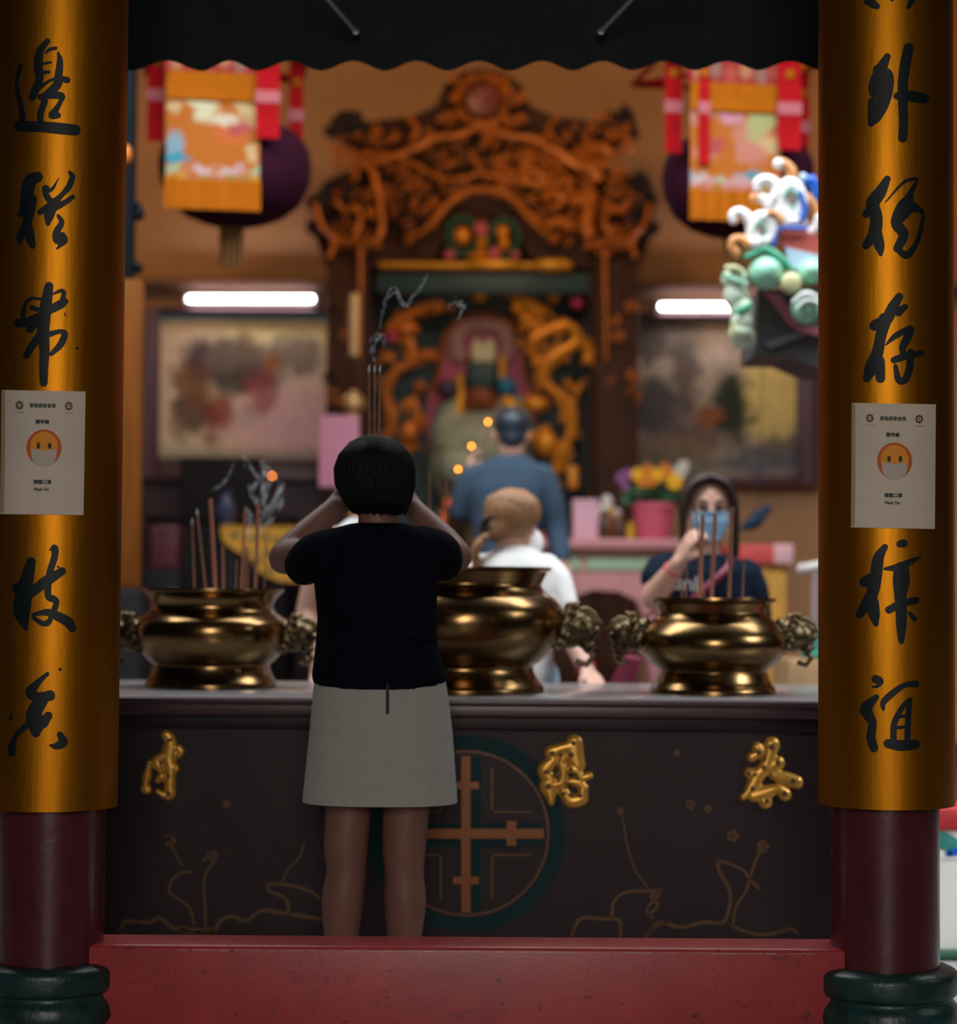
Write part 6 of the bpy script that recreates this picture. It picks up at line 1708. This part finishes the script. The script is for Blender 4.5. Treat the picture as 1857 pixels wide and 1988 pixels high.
# ---------------------------------------------------------------- palace lanterns
M_lglobe = mat('dark_purple_silk', (0.032, 0.006, 0.016), 0.9, spec=0.05, var=0.12)
M_lred = mat('red_silk_ribbon', (0.30, 0.003, 0.006), 0.85, spec=0.1, var=0.15, vscale=20)
M_lpink = mat('pink_ribbon_band', (0.36, 0.10, 0.11), 0.85, spec=0.1)
M_lor = mat('orange_silk', (0.31, 0.080, 0.001), 0.85, spec=0.1, var=0.12, vscale=18)
M_emb = painted('embroidered_silk', 0.6)
YN2 = 9.5
def lantern(dx, dyp, label, seed):
    def q(x, y, d=0.0): return P(x + dx, y + dyp, YN2 + d)
    S_ = FPX / YN2
    c = q(457, 300); cx = c.x
    t = thing('palace_lantern', label, 'lantern', (cx, YN2, q(457, 440).z))
    prof = [(q(457, y).z, r / S_) for y, r in ((438, 40), (432, 64), (418, 98), (395, 126), (360, 144), (325, 149), (295, 145), (268, 130), (252, 104), (246, 60))]
    m = MB().lathe([(r, z_) for z_, r in prof], (cx, YN2, 0), 48); build('globe', m, M_lglobe, t)
    ztop = prof[-1][0]
    m = MB().lathe([(0.12, ztop - 0.005), (0.12, ztop + 0.03), (0.05, ztop + 0.06)], (cx, YN2, 0), 24); m.tube([(cx, YN2, ztop + 0.06), (cx, YN2, 5.2)], 0.006, 8); build('top_cap_and_cord', m, M_carvd, t)
    # square embroidered banner panels hung around it: front, sides
    ang = math.radians(9)
    rot = Matrix.Rotation(ang, 3, 'Z')
    hw = 0.208; yf = 0.36
    z0, z1, z2, z3 = q(435, 408, -0.36).z, q(435, 346, -0.36).z, q(435, 192, -0.36).z, q(435, 150, -0.36).z
    # canopy frame that carries the panels
    def loc(x, y, z_): return Vector((cx - 0.115, YN2, 0)) + rot @ Vector((x, y, 0)) + Vector((0, 0, z_))
    zt_ = q(435, 112).z
    m = MB()
    for a_, b_ in (((-0.3, -yf), (0.44, -yf)), ((0.44, -yf), (0.44, yf)), ((0.44, yf), (-0.3, yf)), ((-0.3, yf), (-0.3, -yf)), ((-0.3, -yf), (0.44, yf)), ((0.44, -yf), (-0.3, yf))):
        m.tube([loc(*a_, zt_), loc(*b_, zt_)], 0.014, 8)
    build('canopy_frame', m, M_lred, t)
    def panel(nm, x0, x1, za, zb, y, mm, nx=2, nz_=2, th=0.006, wave=0.0):
        m = MB()
        m.grid(lambda u, v: loc(x0 + (x1 - x0) * u, y + wave * math.sin(u * 40), za + (zb - za) * v), nx, nz_)
        m.grid(lambda u, v: loc(x0 + (x1 - x0) * u, y + th + wave * math.sin(u * 40), za + (zb - za) * v), nx, nz_)
        return build(nm, m, mm, t, smooth=False)
    rs = random.Random(seed)
    pal = [((0.62, 0.50, 0.30), 0.10, 0.62, 0.30, 0.13), ((0.45, 0.06, 0.06), 0.62, 0.72, 0.16, 0.10), ((0.60, 0.16, 0.02), 0.35, 0.45, 0.3, 0.14), ((0.66, 0.36, 0.12), 0.62, 0.38, 0.34, 0.2)]
    bl = []
    for k in range(16):
        bl.append((rs.uniform(0, 1), rs.uniform(0.22, 0.95), rs.uniform(0.06, 0.2), rs.uniform(0.05, 0.13), rs.choice([(0.62, 0.14, 0.03), (0.55, 0.30, 0.12), (0.48, 0.07, 0.08), (0.66, 0.45, 0.22), (0.60, 0.22, 0.16)])))
    if seed == 1: bl += [(0.42, 0.68, 0.14, 0.13, (0.70, 0.66, 0.42)), (0.30, 0.76, 0.08, 0.08, (0.70, 0.66, 0.42)), (0.62, 0.58, 0.12, 0.06, (0.72, 0.62, 0.45)), (0.10, 0.30, 0.10, 0.14, (0.22, 0.40, 0.50)), (0.12, 0.18, 0.16, 0.05, (0.03, 0.30, 0.42))]
    else: bl += [(0.80, 0.70, 0.16, 0.13, (0.42, 0.44, 0.16)), (0.72, 0.60, 0.12, 0.12, (0.46, 0.42, 0.18)), (0.45, 0.70, 0.14, 0.07, (0.62, 0.28, 0.36)), (0.66, 0.14, 0.14, 0.05, (0.05, 0.32, 0.42)), (0.05, 0.10, 0.12, 0.06, (0.30, 0.42, 0.45))]
    for k in range(10): bl.append((k / 9.0, 0.05 + 0.03 * (k % 2), 0.08, 0.05, rs.choice([(0.60, 0.34, 0.32), (0.40, 0.48, 0.28), (0.62, 0.44, 0.42), (0.55, 0.20, 0.08)])))
    for k in range(8): bl.append((k / 7.0, -0.03, 0.07, 0.045, rs.choice([(0.60, 0.16, 0.12), (0.35, 0.22, 0.04), (0.66, 0.30, 0.03)])))
    o = panel('embroidered_panel', -hw, hw, z1 - 0.02, z2 + 0.1, -yf - 0.012, M_emb, 60, 70)
    zA, zB = z1 - 0.02, z2 + 0.1
    inv = rot.transposed(); base = Vector((cx - 0.115, YN2, 0))
    def art(p):
        l = inv @ (p - base); u = (l.x + hw) / (2 * hw); v = (p.z - zA) / (zB - zA) * 1.08 - 0.06
        c_ = (0.52, 0.14, 0.012)
        for bx_, by_, rx, ry, col in bl:
            c_ = mixc(c_, col, 0.92 * blob(u + 0.05 * nz(u * 40, v * 40, 5, bx_), v + 0.04 * nz(u * 40, v * 40, 5, by_ + 9), bx_, by_, rx, ry, 0.35))
        return tuple(v * 0.62 for v in c_)
    paint(o, art)
    panel('orange_header', -hw, hw + 0.01, z2 - 0.01, z3 + 0.02, -yf - 0.022, M_lor, 2, 2)
    o2 = panel('crimson_valance', -hw - 0.01, hw + 0.02, z3 + 0.015, zt_, -yf - 0.018, M_emb, 40, 16)
    def art2(p):
        l = inv @ (p - base); u = (l.x + hw) / (2 * hw); v = (p.z - z3) / (zt_ - z3)
        c_ = (0.34, 0.02, 0.02)
        for k in range(6): c_ = mixc(c_, [(0.50, 0.22, 0.10), (0.30, 0.16, 0.12), (0.46, 0.08, 0.05)][k % 3], 0.9 * blob(u, v, 0.1 + k * 0.17, 0.35 + 0.1 * (k % 2), 0.07, 0.22, 0.4))
        return tuple(v * 0.7 for v in c_)
    paint(o2, art2)
    panel('orange_fringe', -hw - 0.005, hw + 0.005, z0, z1 - 0.01, -yf - 0.020, M_lor, 90, 1, 0.005, 0.004)
    # ribbons: two beside the front panel, two at the sides of the globe
    def ribbon(x0, x1, y, za, zb, zp):
        g1 = MB(); x_ = 0
        g1.grid(lambda u, v: loc(x0 + (x1 - x0) * u, y - 0.03 + 0.004 * math.sin(v * 9), za + (zb - za) * v), 3, 12); g1.grid(lambda u, v: loc(x0 + (x1 - x0) * u, y - 0.024 + 0.004 * math.sin(v * 9), za + (zb - za) * v), 3, 12)
        r_ = build('red_ribbon', g1, M_lred, t)
        g2 = MB().grid(lambda u, v: loc(x0 - 0.003 + (x1 - x0 + 0.006) * u, y - 0.034, zp + 0.055 * v), 2, 2); g2.grid(lambda u, v: loc(x0 - 0.003 + (x1 - x0 + 0.006) * u, y - 0.020, zp + 0.055 * v), 2, 2); build('pink_band', g2, M_lpink, r_, smooth=False)
        for zz in (0.18, 0.30): g3 = MB().ell(loc((x0 + x1) / 2, y - 0.035, zp + zz), (0.022, 0.006, 0.024), 10, 8); build('gold_flower', g3, M_lor, r_)
    ribbon(hw - 0.02, hw + 0.085, -yf - 0.015, q(0, 298).z, zt_, q(0, 232).z)
    ribbon(-0.292, -0.215, -0.22, q(0, 298).z, zt_, q(0, 222).z)
    ribbon(0.352, 0.415, -0.12, q(0, 312).z, zt_, q(0, 240).z)
    ribbon(-hw + 0.035, -hw + 0.085, -yf + 0.004, q(0, 330).z, zt_, q(0, 235).z) if seed == 2 else None
    # tail strip below
    g4 = MB().grid(lambda u, v: Vector((q(431, 0).x + (q(477, 0).x - q(431, 0).x) * u, YN2 + 0.004 * math.sin(u * 25), q(0, 515).z + (q(0, 436).z - q(0, 515).z) * v)), 40, 1)
    g4.grid(lambda u, v: Vector((q(431, 0).x + (q(477, 0).x - q(431, 0).x) * u, YN2 + 0.012 + 0.004 * math.sin(u * 25), q(0, 515).z + (q(0, 436).z - q(0, 515).z) * v)), 40, 1)
    build('tail_fringe', g4, mat('brown_gold_fringe', (0.24, 0.10, 0.02), 0.7, var=0.2), t, smooth=False)
    return t
lantern(0, 0, 'purple globe lantern with white crane embroidery, hung near the orange hall post', 1)
lantern(975, 22, 'purple globe lantern with red ribbons, hung behind the ceramic roof ornament', 2)

# ---------------------------------------------------------------- ceramic roof ornament on a corner of the courtyard roof
YE = 8.0
def c4(x, y, d=0.0): return P(1340 + x / 4.518, 280 + y / 4.518, YE + d)
k4 = FPX / YE * 4.518
M_cw = mat('white_glaze', (0.80, 0.80, 0.80), 0.25, var=0.05); M_co = mat('burnt_orange_glaze', (0.62, 0.27, 0.09), 0.3, var=0.25, vscale=14); M_cg = mat('mint_green_glaze', (0.30, 0.62, 0.46), 0.25, var=0.35, vscale=9); M_cd = mat('jade_green_glaze', (0.04, 0.33, 0.19), 0.25, var=0.2); M_cy = mat('olive_cream_glaze', (0.55, 0.55, 0.30), 0.3, var=0.15); M_cb = M_blue; M_cr = mat('brick_red_glaze', (0.50, 0.10, 0.08), 0.4); M_cl = mat('pale_blue_glaze', (0.50, 0.66, 0.82), 0.3)
ro = thing('roof_ornament', 'brightly lit white and green glazed ceramic roof ornament with curling waves', 'roof ornament', c4(800, 1250))
def curl(nm, pts, mm, d=0.0, ball=None):
    q = catmull(pts, 5); m = MB().tube([c4(x, y, d) for x, y, r in q], [r / k4 for x, y, r in q], 14)
    m.ell(c4(pts[0][0], pts[0][1], d), pts[0][2] / k4, 14, 10); m.ell(c4(pts[-1][0], pts[-1][1], d), pts[-1][2] / k4, 14, 10)
    o = build(nm, m, mm, ro)
    if ball: mb_ = MB().ell(c4(ball[0], ball[1], d - 0.004), ball[2] / k4, 14, 10); build('curl_tip', mb_, M_cw, o)
    return o
curl('wave_curl', [(800,160,42),(850,195,48),(885,250,52),(890,320,52)], M_co, 0.0, (770, 172, 50))
curl('wave_curl', [(585,390,36),(590,340,44),(650,310,46),(720,330,48),(760,400,54),(740,470,55)], M_cw, -0.02)
curl('wave_curl', [(575,475,42),(630,470,44),(690,520,60)], M_cw, -0.01); m = MB().ell(c4(560, 475, -0.012), 48 / k4, 14, 10); build('curl_tip', m, M_co, ro)
curl('wave_curl', [(375,670,38),(372,620,42),(430,592,44),(495,640,52),(545,720,62),(540,800,60)], M_cw, -0.04)
curl('wave_curl', [(405,955,42),(362,900,40),(380,845,44),(440,835,44),(510,880,58)], M_co, -0.05)
curl('wave_curl', [(990,290,36),(1010,340,42),(1060,310,46),(1090,380,50),(1110,480,50)], M_cb, 0.03); m = MB().ell(c4(985, 290, 0.02), 38 / k4, 14, 10); build('curl_tip', m, M_cl, ro)
curl('wave_curl', [(1030,470,38),(1080,540,42),(1110,620,44)], M_co, 0.02); curl('wave_curl', [(1130,660,50),(1090,740,45),(1020,800,48),(1080,850,40)], M_cw, 0.0)
def scallop(cx, cy, rx, ry, d, hx, hy):
    m = MB()
    for k in range(14):
        an = k * 2 * PI / 14; m.ell(c4(cx + rx * 0.62 * math.cos(an), cy + ry * 0.66 * math.sin(an), d), (rx * 0.46 / k4, 0.045, ry * 0.42 / k4), 12, 8)
    m.ell(c4(cx, cy, d), (rx * 0.8 / k4, 0.035, ry * 0.8 / k4), 16, 10)
    o = build_fused('wave_body', m, M_cw, ro, 0.006, 3)
    m = MB(); m.tube([c4(hx + 48 * math.cos(PI * k / 9 + PI) , hy + 60 * math.sin(PI * k / 9 + PI), d - 0.042) for k in range(10)], 9 / k4, 8); m.tube([c4(hx + 45, hy, d - 0.035), c4(hx + 20, hy + 60, d - 0.04), c4(hx + 10, hy + 130, d - 0.045)], 6 / k4, 8); build('wave_line', m, M_cd, o)
    m = MB().ell(c4(hx, hy + 10, d - 0.028), (40 / k4, 0.012, 58 / k4), 14, 10); build('wave_eye', m, mat('rosy_clay', (0.42, 0.26, 0.25), 0.7), o)
scallop(870, 520, 150, 220, 0.0, 880, 470); scallop(630, 760, 140, 170, -0.03, 610, 750); 
m = MB().ell(c4(560, 880, -0.03), (110 / k4, 0.05, 90 / k4), 14, 10); m.ell(c4(900, 690, 0.0), (130 / k4, 0.05, 60 / k4), 14, 10); build('wave_body', m, M_cw, ro)
curl('rainbow_arc', [(675,610,20),(740,605,28),(795,670,28)], M_co, -0.07); curl('blue_edge', [(725,880,26),(745,790,22),(800,740,20),(1010,738,20)], M_cb, -0.06); curl('blue_edge', [(960,420,20),(1000,560,26),(985,650,30)], M_cb, -0.05)
m = MB().prism([c4(x, y, -0.04) for x, y in ((780, 765), (1010, 760), (1180, 850), (1180, 980), (800, 900))], (0, 0.05, 0)); build('red_panel', m, M_cr, ro, smooth=False)
m = MB().prism([c4(x, y, -0.05) for x, y in ((830, 900), (1180, 985), (1180, 1080), (870, 1100))], (0, 0.08, 0)); m = build('blue_slab', m, M_cl, ro, smooth=False)
curl('green_ridge', [(490,990,26),(570,960,32),(640,925,34),(720,960,44),(800,1030,46),(860,1080,34)], M_cd, -0.06)
m = MB().ell(c4(660, 1130, -0.03), (160 / k4, 0.08, 150 / k4), 18, 12); dm = build('green_dome', m, M_cg, ro)
m = MB().ell(c4(880, 1220, -0.08), (96 / k4, 0.05, 96 / k4), 16, 12); m.lathe([(70 / k4, 0), (60 / k4, 0.012), (0.002, 0.016)], c4(880, 1220, -0.125), 20, axis='Y', cap=False); build('round_boss', m, M_cy, ro)
m = MB().ell(c4(1050, 1120, -0.04), (120 / k4, 0.07, 110 / k4), 16, 12); m.ell(c4(1010, 1430, -0.06), (135 / k4, 0.07, 150 / k4), 16, 12); build('green_lobe', m, M_cg, ro)
curl('lobe_stripe', [(900,1380,14),(1000,1310,22),(1120,1340,18)], M_cw, -0.13); curl('lobe_stripe', [(930,1440,12),(1020,1370,20),(1140,1400,16)], M_cw, -0.13)
m = MB()
for x, y, rx, ry in ((385, 1180, 120, 100), (400, 1330, 115, 130), (450, 1440, 105, 110), (450, 1560, 100, 110), (440, 1660, 110, 90)): m.ell(c4(x, y, -0.03), (rx / k4, 0.06, ry / k4), 14, 10)
for x in (380, 430, 480, 530): m.limb([c4(x, 1660, -0.03), c4(x + 10, 1730, -0.03), c4(x + 15, 1790, -0.02)], [36 / k4, 30 / k4, 16 / k4], 10)
tl = build_fused('hanging_tail', m, mat('pale_mint_glaze', (0.60, 0.72, 0.56), 0.25, var=0.35, vscale=10), ro, 0.006, 2)
for pts, mm in (([(280,1140,20),(380,1190,26),(500,1230,22)], M_cg), ([(300,1090,26),(380,1085,30),(460,1120,26)], M_cy), ([(380,1480,16),(460,1450,26),(540,1400,18)], M_cd), ([(360,1560,18),(380,1640,24),(370,1700,14)], M_cy)):
    q = catmull(pts, 5); m = MB().tube([c4(x, y, -0.09) for x, y, r in q], [r / k4 for x, y, r in q], 10); build('tail_stripe', m, mm, tl)
M_eave = mat('charcoal_eave', (0.05, 0.052, 0.056), 0.6, var=0.2)
ev = thing('roof_corner', 'charcoal roof corner with pink trim carrying the ceramic ornament', 'roof', c4(850, 1500))
ov = [(590, 1275), (1180, 1290), (1700, 1200), (1700, 2000), (1110, 1960), (860, 1850), (560, 1845)]
m = MB().prism([c4(x, y, 0.03) for x, y in ov], (0, 0.45, 0)); build('eave_block', m, M_eave, ev, smooth=False)
m = MB().prism([c4(x, y, 0.0) for x, y in ((640, 1285), (800, 1330), (960, 1600), (1180, 1610), (1180, 1690), (960, 1640), (860, 1570))], (0, 0.03, 0)); build('pink_trim', m, mat('faded_pink_paint', (0.42, 0.12, 0.16), 0.6), ev, smooth=False)
m = MB().prism([c4(x, y, 0.015) for x, y in ((640, 1740), (1000, 1620), (1110, 1640), (700, 1790))], (0, 0.015, 0)); build('eave_strip', m, mat('grey_eave_strip', (0.12, 0.12, 0.125), 0.6), ev, smooth=False)
q = c4(1500, 1600, 0.25); m = MB().bbox((q.x - 0.09, q.y - 0.09, 0), (q.x + 0.09, q.y + 0.09, c4(0, 1700).z), 0.01); build('eave_post', m, M_colred, ev)

# ---------------------------------------------------------------- glowing incense tips in the hall
YI = 10.3
rk = thing('incense_urn', 'dark incense urn on a stand before the shrine', 'incense burner', (P(915, 1050, YI).x, YI, 0.25))
q = P(915, 1050, YI); z_r = P(915, 985, YI).z
m = MB().lathe([(0.13, 0.25), (0.11, 0.3), (0.06, 0.36), (0.06, 0.95), (0.10, 1.0), (0.13, z_r - 0.12), (0.125, z_r - 0.04), (0.14, z_r), (0.12, z_r), (0.10, z_r - 0.03)], (q.x, YI, 0), 30); build('urn', m, M_brassd, rk)
for px, py, lab in ((947, 819, 'tallest glowing incense stick of three, tip beside the neck of the man in blue'), (915, 866, 'glowing incense stick of middle height among three before the shrine'), (889, 911, 'lowest glowing incense stick of three, tip over the sleeve of the man in blue')):
    stick(Vector((q.x + (px - 915) * 0.0012, YI - 0.13 if px == 889 else YI - 0.08, z_r - 0.02)), P(px, py, YI - 0.36), 0.003, lab, 'glowing incense sticks before the shrine', M_stick, 'ember')
us = thing('incense_urn', 'small dark incense cup on the black side cabinet', 'incense burner', (P(523, 1005, 12.5).x, 12.5, zc2))
m = MB().lathe([(0.04, 0), (0.055, 0.03), (0.05, 0.08), (0.058, 0.10), (0.045, 0.10), (0.04, 0.08)], (P(523, 1005, 12.5).x, 12.5, zc2), 24); build('cup', m, M_brassd, us)
stick(Vector((P(523, 1005, 12.5).x, 12.5, zc2 + 0.08)), P(528, 924, 12.45), 0.003, 'lone glowing incense stick above the black side cabinet', 'glowing incense sticks before the shrine', M_stick, 'ember')
